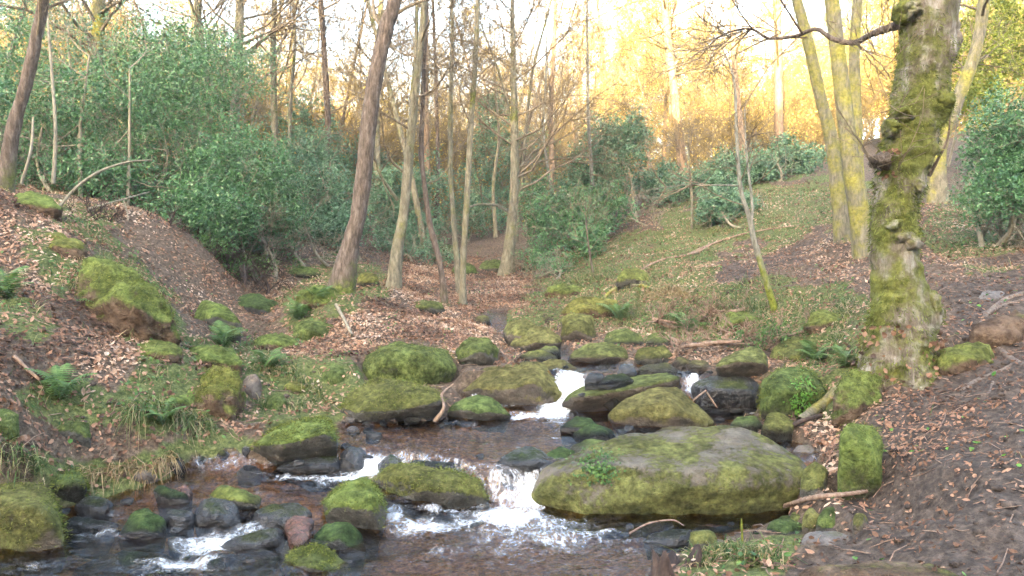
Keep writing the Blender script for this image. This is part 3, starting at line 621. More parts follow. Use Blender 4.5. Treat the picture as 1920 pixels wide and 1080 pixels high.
# ------------------------------------------------------------------ water sheet
WX = np.arange(-3.8, 3.0, .016); WY = np.concatenate([np.arange(.4, 3.3, .05), np.arange(3.3, 7.2, .016), np.arange(7.2, 13.2, .04)])
wx, wy = np.meshgrid(WX, WY); wxf, wyf = wx.ravel(), wy.ravel()
wz = water_z(wxf, wyf)
slope = np.gradient(wz.reshape(wx.shape), WY, axis=0).ravel()
ex = [  # breaking water: pixel, level, radii (m), strength
    (960, 975, .0, .42, .20, .50), (960, 935, .1, .22, .25, .5), (900, 985, 0, .5, .2, .30), (1050, 985, 0, .45, .2, .30), (790, 990, 0, .25, .22, .42), (830, 960, 0, .3, .07, .4), (950, 1030, 0, .5, .18, .30), (1100, 1020, 0, .40, .18, .32), (1000, 1005, 0, .6, .2, .34), (820, 1040, 0, .3, .2, .22), (1160, 1050, 0, .2, .15, .2), (760, 830, .23, .4, .12, .18), (950, 830, .23, .4, .1, .18), (620, 915, .08, .5, .1, .26), (450, 930, .06, .3, .1, .24), (250, 1000, 0, .3, .1, .24), (200, 960, .04, .3, .06, .22), (1220, 985, 0, .35, .08, .25),
    (1070, 720, .42, .16, .30, .6), (1000, 775, .26, .42, .16, .55), (1040, 765, .28, .2, .2, .5), (900, 790, .25, .4, .12, .22), (1180, 800, .25, .4, .12, .15),
    (690, 875, .14, .30, .16, .5), (610, 890, .12, .45, .12, .40), (520, 885, .12, .45, .12, .34), (400, 882, .1, .3, .10, .28), (1000, 880, .21, .2, .25, .32), (870, 890, .19, .3, .1, .30),
    (455, 990, .03, .28, .2, .42), (380, 1020, 0, .28, .22, .45), (340, 1060, 0, .28, .16, .45), (290, 1055, 0, .35, .1, .2), (175, 1005, .0, .35, .05, .3), (300, 975, .03, .35, .10, .20), (60, 1060, 0, .2, .1, .3),
    (1300, 735, .36, .12, .3, .35), (1410, 745, .35, .10, .3, .5), (1380, 712, .5, .2, .06, .25), (940, 640, .52, .15, .3, .3), (960, 645, .52, .3, .15, .2), (1050, 675, .5, .3, .2, .2), (1150, 680, .5, .6, .2, .12),
    (520, 960, .05, .2, .1, .3), (1120, 1000, 0, .4, .1, .25), (740, 960, .03, .1, .2, .4), (1240, 1010, 0, .2, .1, .2), (1320, 985, 0, .25, .05, .2)]
foam = .30 * np.clip(slope / .7, 0, 1) + .10
for px, py, z, rx, ry, s in ex:
    c = wp(px, py, z); g = np.exp(-((wxf - c[0]) / rx) ** 2 - ((wyf - c[1]) / ry) ** 2); foam = np.maximum(foam, 1.0 * s * g + .6 * foam * g)
foam = foam + .10 * n2(wxf, wyf, .35, 3, 31)
q3 = np.stack([wxf / .16, wyf / .10, wz / .25], 1); q4 = np.stack([wxf / .045, wyf / .05, wz / .12], 1)
act = .5 + .7 * sstep(.05, .4, foam)
wz = wz + .030 * fbm(q3, 2, 41) * act + .010 * fbm(q4, 2, 47) * act + .03 * sstep(.3, .7, foam) * fbm(np.stack([wxf / .07, wyf / .07, wz / .1], 1), 3, 53)
ins = inpoly(wxf, wyf, STREAM) | (distpoly(wxf, wyf, STREAM) < .12)
keep = ins & (gheight(wxf, wyf) < wz + .06)
idx = np.full(len(wxf), -1); idx[keep] = np.arange(keep.sum())
mx_, my_ = len(WX), len(WY)
ii = (np.arange(my_ - 1)[:, None] * mx_ + np.arange(mx_ - 1)[None]).ravel()
Q = np.stack([ii, ii + 1, ii + mx_ + 1, ii + mx_], 1); Q = Q[(keep[Q]).all(1)]
obj('water', mesh('water', np.stack([wxf, wyf, wz], 1)[keep], [idx[Q]], M['water'], attrs={'foam': ('POINT', foam[keep])}), kind='structure', label='brown peaty stream stepping down in small white cascades')

# ------------------------------------------------------------------ rocks
_ico = {}
def ico(sub):
    if sub not in _ico:
        bm = bmesh.new(); bmesh.ops.create_icosphere(bm, subdivisions=sub, radius=1)
        bm.verts.ensure_lookup_table()
        _ico[sub] = (np.array([v.co[:] for v in bm.verts]), np.array([[v.index for v in f.verts] for f in bm.faces])); bm.free()
    return _ico[sub]
def hull_rock(pts, seed, p=14, amp=.05, sub=4, rough=1.0, cuts=6):
    pts = np.asarray(pts, float)
    bm = bmesh.new()
    for q in pts: bm.verts.new(q)
    bmesh.ops.convex_hull(bm, input=bm.verts[:])
    bm.normal_update()
    c = (pts.min(0) + pts.max(0)) / 2 * .5 + pts.mean(0) * .5
    pl = []
    for f in bm.faces:
        n = np.array(f.normal[:]); h = n @ (np.array(f.verts[0].co[:]) - c)
        if h < 1e-4: continue
        for n0, h0 in pl:
            if n0 @ n > .985: break
        else: pl.append((n, h))
    bm.free()
    rr_ = np.random.default_rng(seed * 7 + 1)
    for q in range(cuts):
        n = rr_.normal(size=3) + np.array([0, -.5, .25]); n /= np.linalg.norm(n); h = float(np.max((pts - c) @ n)) * rr_.uniform(.82, .95); pl.append((n, h))
    D, T = ico(sub); size = (pts.max(0) - pts.min(0)) / 2
    U = D * size; U /= np.linalg.norm(U, axis=1)[:, None]
    k = np.zeros(len(U))
    for n, h in pl: k += np.maximum(U @ n, 0) ** p / h ** p
    r = k ** (-1 / p) * 1.035
    s = float(np.mean(size))
    X = U * r[:, None]
    off = seed * 3.7
    nz = amp * s * (1.2 * fbm(X / (s * .75) + off, 3, seed) + .8 * rough * fbm(X / (s * .25) + off, 4, seed + 5) - 1.0 * np.maximum(.12 - np.abs(vnoise(X / (s * .5) + off, seed + 8)), 0) * 4)
    X = X + U * nz[:, None] + c
    return X, T

ROCKS = []
def rock(label, outline, zb, th, mt, ridge=(), d0=None, sub=4, p=26, amp=.06, cat='rock', name='boulder', group=None, lean=.55, deep=.18, under=.08):
    o = np.array(outline, float); ymax, ymin = o[:, 1].max(), o[:, 1].min(); cx = o[:, 0].mean()
    d0 = d0 or dep(ymax, zb)
    pts = []
    for x, y in o:
        t = (ymax - y) / (ymax - ymin)
        pts.append(P(x, y, d0 + th * (.10 + lean * t + under * max(0, 1 - t / .3))))
        pts.append(P(cx + (x - cx) * .86, y + (ymax - y) * .38, d0 + th))
        if t < .45:
            q = P(cx + (x - cx) * .72, y, d0 + th * (.38 + under + lean * t * .5)); q[2] -= deep; pts.append(q)
            q = P(cx + (x - cx) * .72, y, d0 + th * .8); q[2] = zb - deep; pts.append(q)
    for r in ridge:
        pts.append(P(r[0], r[1], d0 + th * (r[2] if len(r) > 2 else .02)))
    if not ridge: pts.append(P(cx, ymin + .6 * (ymax - ymin), d0))
    seed = len(ROCKS) + 3
    X, T = hull_rock(pts, seed, p * 2.2, amp, sub)
    base = np.array([X[:, 0].mean(), X[:, 1].mean(), X[:, 2].min()])
    ob = obj(name, mesh(name, X - base, [T], M[mt]), None, base, label, cat, group)
    ROCKS.append((ob, X)); return ob

for a_, k_ in RD: rock(*a_, **k_)
for k, (x, y, w, h, z, mt, lb) in enumerate([
    (905, 600, 34, 20, .7, 'rock_olive', 'small rock at the head of the visible stream'), (1030, 598, 30, 18, .7, 'rock_olive', 'brown stone against the upstream bank'),
    (925, 500, 60, 30, 1.2, 'rock_green', 'dark mossy rock on the leafy slope beside the straight grey tree'), (870, 505, 50, 28, 1.15, 'rock_allmoss', 'mossy lump behind the twin slim saplings'),
    (800, 575, 70, 26, .85, 'rock_green', 'mossy ledge stone behind the leafy mound'), (840, 470, 50, 26, 1.4, 'rock_darkmoss', 'blue-grey stone below the dark evergreen'),
    (690, 525, 46, 30, 1.1, 'rock_bright', 'bright moss lump behind the leaning tree'), (560, 510, 90, 28, 1.25, 'rock_allmoss', 'mossy fallen slab in the leafy hollow'),
    (1190, 520, 70, 40, 1.1, 'rock_bright', 'yellow mossy hump on the grassy slope')]):
    hp = hit(x, y + h / 2)
    ow = [(x - w / 2, y + h * .3), (x - w * .35, y - h * .35), (x, y - h / 2), (x + w * .38, y - h * .3), (x + w / 2, y + h * .3), (x, y + h / 2)]
    rock(lb, ow, hp[2] - .02, .45, mt, d0=hp[1], sub=3)
# left bank and gully
def grock(label, outline, mt, th, **kw):
    o = np.array(outline, float); hp = hit(o[:, 0].mean(), o[:, 1].max()); kw.setdefault('deep', .32); return rock(label, outline, hp[2], th, mt, d0=hp[1] - .02, **kw)
grock('bright mossy wedge rock at the mouth of the gully', [(362, 598), (378, 566), (400, 560), (440, 584), (454, 612), (420, 620), (380, 616)], 'rock_bright', .5, sub=5, p=32)
grock('small flat mossy rock under the gully wedge rock', [(375, 622), (395, 608), (440, 612), (452, 625), (415, 634)], 'rock_green', .3)
grock('dark rock roofing the hollow in the gully', [(420, 580), (440, 555), (490, 552), (520, 565), (515, 592), (460, 590)], 'rock_darkmoss', .6)
grock('bulging mossy hump on the left bank above the hanging grass', [(150, 560), (165, 495), (200, 478), (250, 500), (320, 570), (335, 625), (300, 640), (240, 630), (190, 600)], 'bank_earth', .7, sub=5, amp=.17)
grock('mossy bank shoulder over the stream edge', [(355, 770), (365, 710), (400, 688), (445, 695), (456, 740), (440, 790), (395, 795)], 'bank_earth', .5, sub=5, amp=.16)
for x_, y_, w_, h_, lb_ in ((105, 455, 120, 44, 'mossy earth ledge above the bulging left bank hump'), (60, 378, 110, 36, 'mossy rim of the leaf bank beneath the pale stems'), (285, 655, 110, 40, 'moss cushion below the bulging left bank hump'), (390, 668, 130, 44, 'mossy earth ledge beside the gully'), (330, 745, 90, 50, 'mossy ledge face with grass under the leaf bank'), (515, 640, 90, 34, 'moss cushion at the head of the gully mouth'), (545, 720, 80, 36, 'low moss cushion on the gully flat'), (140, 845, 120, 30, 'mossy lip of the earthy bank'), (240, 835, 90, 26, 'thin moss pad on the bank edge above the straw roots'), (600, 555, 90, 50, 'moss-covered root mound at the foot of the leaning tree'), (1060, 545, 90, 30, 'mossy tussock on the slope near the straight grey tree'), (1110, 575, 110, 44, 'bright mossy knoll above the cracked rock face'), (1560, 600, 110, 34, 'mossy tussock between dead sapling and gnarled tree'), (1400, 600, 110, 30, 'grassy hummock above the fern-bank rock')):
    grock(lb_, [(x_ - w_ / 2, y_ + h_ * .35), (x_ - w_ * .36, y_ - h_ * .25), (x_ - w_ * .05, y_ - h_ / 2), (x_ + w_ * .36, y_ - h_ * .2), (x_ + w_ / 2, y_ + h_ * .35), (x_, y_ + h_ / 2)], 'bank_earth', .5, amp=.16, sub=4, name='moss_mound', cat='moss mound')
grock('green cushion of moss beside the broad green boulder', [(588, 718), (592, 690), (620, 680), (655, 688), (660, 715), (625, 726)], 'rock_allmoss', .4)
grock('mossy cushion by the foot of the leaning tree', [(545, 632), (555, 605), (585, 598), (625, 608), (630, 630), (590, 638)], 'rock_allmoss', .4)
grock('round moss-topped stone on the left bank edge', [(-30, 815), (-25, 765), (5, 750), (30, 775), (34, 815), (0, 825)], 'rock_allmoss', .35)
grock('low broken mossy ledge under the leaf bank', [(62, 810), (72, 780), (110, 775), (170, 790), (172, 815), (110, 822)], 'rock_green', .3)
grock('brown stone lodged in the gully mouth', [(450, 735), (458, 705), (480, 700), (492, 720), (488, 745), (465, 748)], 'rock_bare', .25)
grock('mossy stone low in the gully mouth', [(495, 765), (502, 740), (525, 735), (538, 752), (530, 770)], 'rock_allmoss', .25)
for k, (x, y, w, h, mt, lb) in enumerate([(325, 866, 46, 34, 'rock_dark', 'dark bank stone above the rapid, beside an overhanging tuft'), (372, 856, 60, 36, 'rock_darkmoss', 'olive-topped bank stone at the water line'), (418, 846, 50, 34, 'rock_darkmoss', 'rounded bank stone under the mossy shoulder'),
    (462, 840, 36, 28, 'rock_dark', 'small wet bank stone next to the wedge-shaped boulder'), (105, 900, 120, 46, 'rock_allmoss', 'mossy block beside the large olive boulder'), (270, 890, 60, 30, 'rock_bare', 'earthy stone in the undercut bank')]):
    rock(lb, [(x - w / 2, y + h * .3), (x - w * .36, y - h * .3), (x, y - h / 2), (x + w * .4, y - h * .25), (x + w / 2, y + h * .3), (x, y + h / 2)], .12, .35, mt, sub=4, d0=hit(x, y + h / 2)[1] - .05)
# right bank
grock('green stone beside the huge boulder under dead leaves', [(1500, 915), (1505, 875), (1530, 865), (1552, 885), (1550, 922), (1525, 932)], 'rock_green', .3)
grock('flat brown stone among dead leaves by the huge boulder', [(1482, 850), (1495, 836), (1530, 835), (1548, 850), (1530, 866), (1495, 866)], 'rock_bare', .3)
grock('rounded grey-green stone among twigs at the pool margin', [(1436, 992), (1448, 975), (1480, 970), (1506, 985), (1502, 1000), (1460, 1004)], 'rock_darkmoss', .22)
grock('upright mossy stone, the taller in the bank margin row', [(1504, 992), (1508, 962), (1522, 952), (1542, 968), (1548, 994), (1525, 1000)], 'rock_olive', .2)
grock('mossy stone with clover tuft in the bank margin row', [(1530, 985), (1540, 955), (1565, 950), (1584, 962), (1584, 985), (1555, 990)], 'rock_green', .22)
grock('small olive stone at the end of the bank margin row', [(1480, 972), (1486, 958), (1505, 956), (1512, 972), (1495, 980)], 'rock_olive', .15)
grock('wet dark stone behind the bank margin row', [(1450, 975), (1468, 962), (1500, 962), (1505, 975), (1480, 982)], 'rock_dark', .15)
grock('pale standing pebble beside the muddy path', [(1598, 992), (1602, 968), (1615, 960), (1628, 972), (1626, 992), (1612, 998)], 'rock_olive', .14)
grock('flat grey slab stone at the path edge', [(1500, 1020), (1512, 1002), (1560, 996), (1600, 1000), (1592, 1014), (1540, 1026)], 'stone_grey', .3, amp=.03)
rock('flat slate-grey wet stone in the pool corner', [(1208, 1016), (1220, 998), (1260, 991), (1300, 995), (1298, 1014), (1260, 1026)], .0, .25, 'rock_dark', p=40)
rock('pointed bright mossy stone by the rotten stump', [(1290, 1030), (1296, 995), (1318, 985), (1340, 1000), (1350, 1032), (1320, 1044)], .0, .2, 'rock_green', p=32)
grock('long pale stone step across the foot of the path', [(1490, 1085), (1520, 1062), (1700, 1056), (1900, 1070), (2000, 1100), (1700, 1110)], 'earth_bare', .35, amp=.08)
grock('worn rounded rock among the roots beside the path', [(1810, 650), (1830, 600), (1880, 585), (1950, 590), (1960, 640), (1890, 660)], 'earth_bare', .5, amp=.2)
grock('earthy grey boulder beneath the gnarled tree', [(1760, 690), (1765, 650), (1800, 630), (1850, 640), (1870, 680), (1820, 700)], 'bank_earth', .4, amp=.16)
grock('low grey stone on the path behind the gnarled tree', [(1830, 560), (1845, 545), (1880, 545), (1895, 560), (1860, 568)], 'stone_grey', .3)
grock('mossy root-bound block under the gnarled tree', [(1560, 780), (1572, 720), (1600, 690), (1650, 700), (1660, 760), (1620, 790)], 'bank_earth', .5, sub=5, amp=.16)

# cobbles of the little beach and along the edges
cobs = []
def cobble(px, py, w, mt, label, group, z=None):
    hp = hit(px, py); zz = max(hp[2], water_z(np.array([hp[0]]), np.array([hp[1]]))[0] - .03)
    if z is not None: zz = z
    s = w / 2 / F * dep(py, zz) if py > 560 else w / 2 / F * hp[1]
    r = random.Random(len(cobs) * 13 + 5)
    pts = [np.array([r.uniform(-1, 1), r.uniform(-1, 1), r.uniform(-1, 1)]) for _ in range(14)]
    pts = [v / np.linalg.norm(v) * np.array([s, s * r.uniform(.6, .95), s * r.uniform(.4, .75)]) for v in pts]
    X, T = hull_rock(pts, len(cobs) + 200, 12, .05, 3)
    p = P(px, py, dep(py, zz)); 
    cobs.append(obj('cobble', mesh('cobble', X, [T], M[mt]), None, (p[0], p[1], zz + s * .2), label, 'stone', group))
r = random.Random(3)
beach = [(655, 790, 26, 'rock_bare'), (690, 800, 30, 'rock_green'), (703, 785, 28, 'rock_green'), (720, 796, 24, 'rock_darkmoss'), (735, 790, 20, 'rock_red'), (748, 786, 24, 'rock_red'), (772, 793, 40, 'rock_green'), (800, 788, 28, 'rock_darkmoss'), (826, 790, 20, 'rock_red'), (838, 794, 24, 'rock_dark'), (851, 793, 20, 'rock_dark'), (690, 814, 30, 'rock_dark'), (660, 812, 34, 'stone_grey'), (700, 825, 44, 'rock_dark'), (745, 803, 20, 'rock_bare')]
for a in beach: cobble(a[0], a[1], a[2], a[3], {'rock_green': 'green algae-covered cobble on the little beach below the sloping mossy slab', 'rock_darkmoss': 'dark mossy cobble on the little beach below the sloping mossy slab', 'rock_red': 'reddish cobble on the little beach below the sloping mossy slab', 'rock_bare': 'brown cobble on the little beach below the sloping mossy slab', 'rock_dark': 'black wet cobble on the little beach below the sloping mossy slab', 'stone_grey': 'flat grey stone awash beside the little cobble beach'}[a[3]], 'cobbles of the little beach')
for k in range(26):
    cobble(r.uniform(640, 860), r.uniform(782, 806), r.uniform(9, 16), r.choice(['rock_bare', 'rock_dark', 'rock_red', 'stone_grey']), 'small pebble among the cobbles of the little beach', 'pebbles of the little beach')
for x, y, w in [(560, 872, 30), (650, 842, 30), (950, 870, 26), (900, 858, 24), (690, 858, 24), (1090, 742, 20), (1350, 790, 24), (1370, 820, 22), (1180, 805, 24), (240, 945, 34), (255, 985, 30), (330, 1000, 34), (345, 960, 26), (215, 1000, 26), (150, 1020, 30), (470, 1060, 34), (505, 1070, 26), (660, 1060, 30), (120, 960, 30), (1400, 990, 24), (1370, 985, 20), (1420, 1000, 20), (1180, 990, 24)]:
    cobble(x, y, w, 'rock_dark', 'small black stone breaking the surface of the stream', 'small wet stones in the stream')
for x, y, w in [(1220, 690, 16), (1240, 678, 18), (1290, 700, 18), (1310, 690, 16), (1330, 700, 18), (1150, 690, 14), (1060, 690, 16), (1275, 705, 16), (960, 600, 20), (1000, 596, 18), (1075, 640, 18), (1095, 655, 18), (1120, 640, 20)]:
    cobble(x, y, w, 'rock_darkmoss', 'small mossy stone scattered beside the upper pool', 'small stones beside the upper pool', z=.52)

# ------------------------------------------------------------------ trees
def spath(pts, n):
    """smooth path through control points"""
    pts = np.asarray(pts, float); k = len(pts)
    if k < 3:
        t = np.linspace(0, 1, n)[:, None]; return pts[0] * (1 - t) + pts[-1] * t
    e = np.vstack([2 * pts[0] - pts[1], pts, 2 * pts[-1] - pts[-2]])
    out = []
    for u in np.linspace(0, k - 1 - 1e-6, n):
        i = int(u); t = u - i; p0, p1, p2, p3 = e[i], e[i + 1], e[i + 2], e[i + 3]
        out.append(.5 * ((2 * p1) + (p2 - p0) * t + (2 * p0 - 5 * p1 + 4 * p2 - p3) * t * t + (3 * p1 - p0 - 3 * p2 + p3) * t ** 3))
    return np.array(out)
def unit(v): return v / (np.linalg.norm(v) + 1e-9)
def branch(tb, tips, p, d, L, r, lvl, rng, kids=(5, 4, 4), droop=0.0, wob=.22, minr=.0025):
    n = 6 if lvl == 0 else (3 if lvl >= len(kids) else 4)
    pts = [p]; dd = unit(d)
    for i in range(n - 1):
        dd = unit(dd + rng.normal(size=3) * wob + np.array([0, 0, .10 - droop])); pts.append(pts[-1] + dd * L / (n - 1))
    pts = np.array(pts); rr = np.linspace(r, max(r * .35, minr), n)
    tb.add(pts, rr, 5 if lvl == 0 else 3)
    if tips is not None and lvl >= len(kids) - 1: tips.extend(pts[1:])
    if lvl < len(kids):
        for k in range(kids[lvl]):
            t = rng.uniform(.25, .98); i = min(int(t * (n - 1)), n - 2); q = pts[i] + (pts[i + 1] - pts[i]) * (t * (n - 1) - i)
            side = unit(np.cross(dd, rng.normal(size=3)))
            nd = unit(unit(pts[i + 1] - pts[i]) * rng.uniform(.5, 1.0) + side * rng.uniform(.5, 1.0))
            branch(tb, tips, q, nd, L * rng.uniform(.38, .62), max(rr[i] * .55, minr), lvl + 1, rng, kids, droop, wob, minr)

def trunk_mesh(pts, rad, m, sides=14, rough=.08, seed=0, flare=0.0):
    n = max(18, len(pts) * 8); c = spath(pts, n); r = np.interp(np.linspace(0, 1, n), np.linspace(0, 1, len(rad)), rad)
    s = np.linspace(0, 1, n); r = r * .76 * (1 + flare * np.exp(-s * 22))
    tb = Tubes(); tb.add(c, r, sides); V = tb.v[0]
    ctr = np.repeat(c, sides, 0); out = V - ctr; q = V / (np.mean(rad) * 2.2)
    V = ctr + out * (1 + rough * 2 * fbm(q * [1, 1, .5] + seed, 3, seed) + rough * fbm(q * 3, 2, seed + 3))[:, None]
    return V, tb.f[0], c, r

def tree(label, px, d, wpx, mt, limbs=8, start=.35, lim_len=1.6, kids=(6, 5, 3), seed=0, twig='bark_twig', name='bare_tree', group=None, extra=(), droop=0.0, sides=14, rough=.08, flare=.5, extend=2.5, leaves=None, ndeep=0.0):
    """px: the trunk's pixels from foot to top of view at distance d; the trunk then goes on upward out of view"""
    rng = np.random.default_rng(seed + 100)
    pts = [P(x, y, d + ndeep * k) for k, (x, y) in enumerate(px)]; rad = [w / 2 / F * d for w in wpx]
    foot = pts[0].copy(); g = gheight(foot[0], foot[1])[0]; foot[2] = min(foot[2], g) - .08; pts[0] = foot
    if extend:
        dv = unit(pts[-1] - pts[-2]); dv = unit(dv + np.array([0, 0, .6])); pts.append(pts[-1] + dv * extend); rad = list(rad) + [rad[-1] * .6]
        pts.append(pts[-1] + unit(dv + np.array([.1, 0, .3])) * extend); rad.append(rad[-1] * .4)
    V, Fc, c, r = trunk_mesh(pts, rad, M[mt], sides, rough, seed, flare)
    root = obj(name, None, None, foot, label, 'tree', group)
    obj('trunk', mesh('trunk', V - foot, [Fc], M[mt]), root)
    for e in extra:                                       # limbs that the photograph shows: pixels with distances, widths
        ep = [P(*a) for a in e[0]]; er = [w / 2 / F * e[0][0][2] for w in e[1]]
        V2, F2, c2, r2 = trunk_mesh(ep, er, M[mt], 9, .06, seed + 9)
        obj('limb', mesh('limb', V2 - foot, [F2], M[e[2] if len(e) > 2 else mt]), root)
    tb = Tubes(); tips = []
    n = len(c)
    for k in range(limbs):
        t = start + (1 - start) * (k + rng.random()) / max(limbs, 1); i = min(int(t * (n - 1)), n - 2)
        ang = rng.uniform(0, 2 * math.pi); dv = np.array([math.cos(ang), math.sin(ang), rng.uniform(.1, .9)])
        branch(tb, tips, c[i], dv, lim_len * rng.uniform(.6, 1.25) * (1.15 - .5 * t), max(r[i] * .30, .004), 0, rng, kids, droop)
    for e in extra:
        ep = spath([P(*a) for a in e[0]], 14)
        for k in range(6):
            i = rng.integers(4, 13); dv = unit(unit(ep[min(i + 1, 13)] - ep[i - 1]) + rng.normal(size=3) * .6)
            branch(tb, tips, ep[i], dv, lim_len * .5, .009, 1, rng, kids, droop)
    if tb.n: obj('crown', (lambda me: me)(mesh('crown', np.concatenate(tb.v) - foot, [np.concatenate(tb.f)], M[twig])), root)
    if leaves and tips:
        tp = np.array(tips); k = rng.integers(0, len(tp), leaves[0]); pos = tp[k] + rng.normal(size=(leaves[0], 3)) * .06
        nr = rng.normal(size=(leaves[0], 3)); nr /= np.linalg.norm(nr, axis=1)[:, None]
        obj('foliage', leaf_mesh('foliage', pos - foot, nr, rng.uniform(.03, .06, leaves[0]), .03, M[leaves[1]], rng), root)
    return root

tree('leaning brown-barked tree with mossy foot on the leafy mound', [(636, 540), (655, 470), (672, 400), (683, 320), (692, 230), (707, 130), (725, 50), (747, -40)], 8.5, [62, 44, 40, 38, 37, 38, 36, 32], 'bark_brown', 7, .6, 2.0, seed=1, flare=.4, rough=.07, name='leaning_tree')
tree('slender grey-green forked tree just behind the leaning brown tree', [(736, 550), (745, 470), (757, 400), (765, 310), (776, 200), (788, 90), (797, -30)], 10, [34, 28, 25, 23, 20, 16, 14], 'bark_grey', 10, .35, 1.6, seed=2,
     extra=[([(772, 200, 10), (780, 90, 10.1), (782, -20, 10.2)], [13, 10, 8]), ([(745, 375, 10), (715, 330, 9.8), (703, 290, 9.7), (700, 230, 9.6)], [9, 7, 6, 4])])
tree('thin brown sapling curving beside the grey-green forked tree', [(836, 580), (826, 500), (806, 420), (795, 340), (790, 280), (794, 150), (800, -20)], 10.2, [16, 14, 14, 12, 12, 10, 9], 'bark_brown', 8, .35, 1.3, seed=3, name='sapling_tree')
tree('straight slim sapling rising from the stream edge by the mound', [(868, 592), (868, 500), (875, 380), (882, 250), (891, 120), (897, -30)], 10.3, [18, 16, 15, 14, 13, 11], 'bark_grey', 10, .4, 1.4, seed=4, name='sapling_tree')
tree('slim sapling with pale bark, rear one of the twin saplings', [(863, 530), (851, 420), (845, 330), (845, 200), (848, 60), (846, -30)], 11.2, [14, 12, 12, 11, 10, 8], 'bark_grey', 9, .4, 1.4, seed=5, name='sapling_tree')
tree('straight grey tree with many level branches on the leafy slope', [(948, 518), (956, 450), (963, 380), (965, 300), (964, 200), (962, 100), (960, -40)], 14, [34, 25, 22, 20, 17, 13, 10], 'bark_grey', 32, .26, 2.4, seed=6, kids=(7, 5, 3), extra=[([(950, 395, 13.9), (930, 385, 13.6), (900, 383, 13.3), (880, 388, 13)], [9, 7, 6, 4]), ([(960, 230, 14), (940, 150, 13.8), (915, 80, 13.5), (900, 40, 13.4)], [7, 6, 4, 3])])
tree('dead pale two-stemmed sapling bent over the muddy bank', [(1462, 598), (1437, 530), (1414, 450), (1405, 408), (1388, 350), (1381, 250), (1376, 150), (1352, 85)], 8, [18, 15, 13, 12, 10, 8, 6, 2], 'bark_pale', 7, .45, .9, kids=(4, 3), seed=7, extend=0, name='dead_sapling',
     extra=[([(1408, 420, 8), (1410, 380, 8.1), (1400, 290, 8.2), (1396, 200, 8.3)], [9, 7, 5, 2]), ([(1386, 348, 8), (1330, 347, 7.9), (1270, 348, 7.8), (1200, 360, 7.7)], [5, 3.5, 2.5, 1])])
tree('yellow mossy trunk growing behind the gnarled tree', [(1628, 500), (1608, 380), (1592, 280), (1577, 150), (1560, 0), (1552, -80)], 9, [54, 46, 42, 37, 33, 30], 'bark_mossy', 6, .6, 1.6, seed=8, rough=.05, name='mossy_tree')
tree('grey mossy trunk leaning away from the yellow mossy one', [(1585, 370), (1560, 270), (1540, 190), (1518, 90), (1494, 0), (1478, -60)], 9.8, [34, 30, 28, 26, 24, 22], 'bark_mossy', 6, .6, 1.6, seed=9, rough=.06, name='mossy_tree')
tree('upright mossy trunk, farther than the yellow mossy one', [(1612, 420), (1606, 250), (1602, 100), (1610, -30)], 11, [32, 27, 25, 22], 'bark_mossy', 5, .6, 1.6, seed=10, rough=.05, name='mossy_tree')
tree('short orange-brown trunk with mossy shoulder behind the gnarled tree', [(1760, 392), (1757, 330), (1762, 270), (1790, 200), (1830, 90), (1850, -40)], 11, [52, 42, 36, 32, 28, 24], 'bark_mossy', 6, .5, 1.8, seed=11, name='mossy_tree')
tree('orange-brown leaning trunk at the edge of the holly', [(5, 345), (24, 250), (50, 150), (70, 60), (86, -40)], 7.6, [36, 32, 28, 26, 24], 'bark_brown', 7, .45, 1.4, seed=12, name='leaning_tree')
tree('tall trunk with bent bare boughs rising out of the holly', [(440, 440), (440, 240), (446, 120), (450, 0)], 15, [30, 24, 22, 20], 'bark_grey', 26, .3, 3.0, seed=13, kids=(6, 4, 4))
tree('tall thin trunk rising out of the middle of the holly', [(365, 400), (367, 200), (370, 80), (371, -20)], 16, [24, 20, 18, 16], 'bark_grey', 22, .35, 2.6, seed=14, kids=(6, 4, 4))
tree('ivy-green trunk standing in the dense holly', [(175, 380), (178, 200), (183, 80), (186, -20)], 13, [34, 32, 30, 28], 'bark_mossy', 20, .35, 2.6, seed=15, kids=(6, 4, 4), leaves=(3500, 'holly_blue'))
tree('thin trunk in the gap between holly and leaning brown tree', [(515, 440), (515, 250), (512, 100), (515, -20)], 18, [18, 16, 14, 12], 'bark_grey', 24, .3, 3.0, seed=16, kids=(6, 4, 4))
tree('thin dark trunk behind the leaning brown tree', [(715, 480), (708, 330), (705, 200), (712, 60), (715, -30)], 17, [20, 18, 16, 14, 12], 'bark_grey', 22, .35, 2.6, seed=17, kids=(6, 4, 3))
tree('slim trunk half hidden by the slender forked tree', [(805, 470), (800, 300), (798, 150), (800, -20)], 19, [18, 16, 14, 12], 'bark_pink', 20, .35, 2.6, seed=18, kids=(6, 4, 3))
tree('thin pole-like tree beyond the straight grey tree', [(1035, 460), (1035, 330), (1033, 200), (1040, 60), (1042, -30)], 20, [14, 13, 12, 10, 8], 'bark_pink', 22, .3, 2.4, seed=19, kids=(6, 4, 3))
tree('pinkish leaning pine trunk on the sunlit slope', [(1290, 380), (1275, 270), (1262, 160), (1250, 50), (1245, -30)], 23, [26, 23, 21, 19, 17], 'bark_pink', 22, .35, 3.0, seed=20, twig='twig_gold', kids=(6, 4, 4), droop=.12)
tree('straight pinkish trunk on the sunlit slope above the rhododendron', [(1460, 360), (1460, 230), (1459, 120), (1457, -20)], 22, [26, 22, 20, 18], 'bark_pink', 20, .35, 2.8, seed=21, twig='twig_gold', kids=(6, 4, 4))
tree('slim trunk just behind the dead pale sapling', [(1400, 340), (1388, 230), (1378, 130), (1372, -20)], 19, [16, 14, 13, 11], 'bark_pink', 20, .35, 2.6, seed=22, twig='twig_gold', kids=(6, 4, 3))
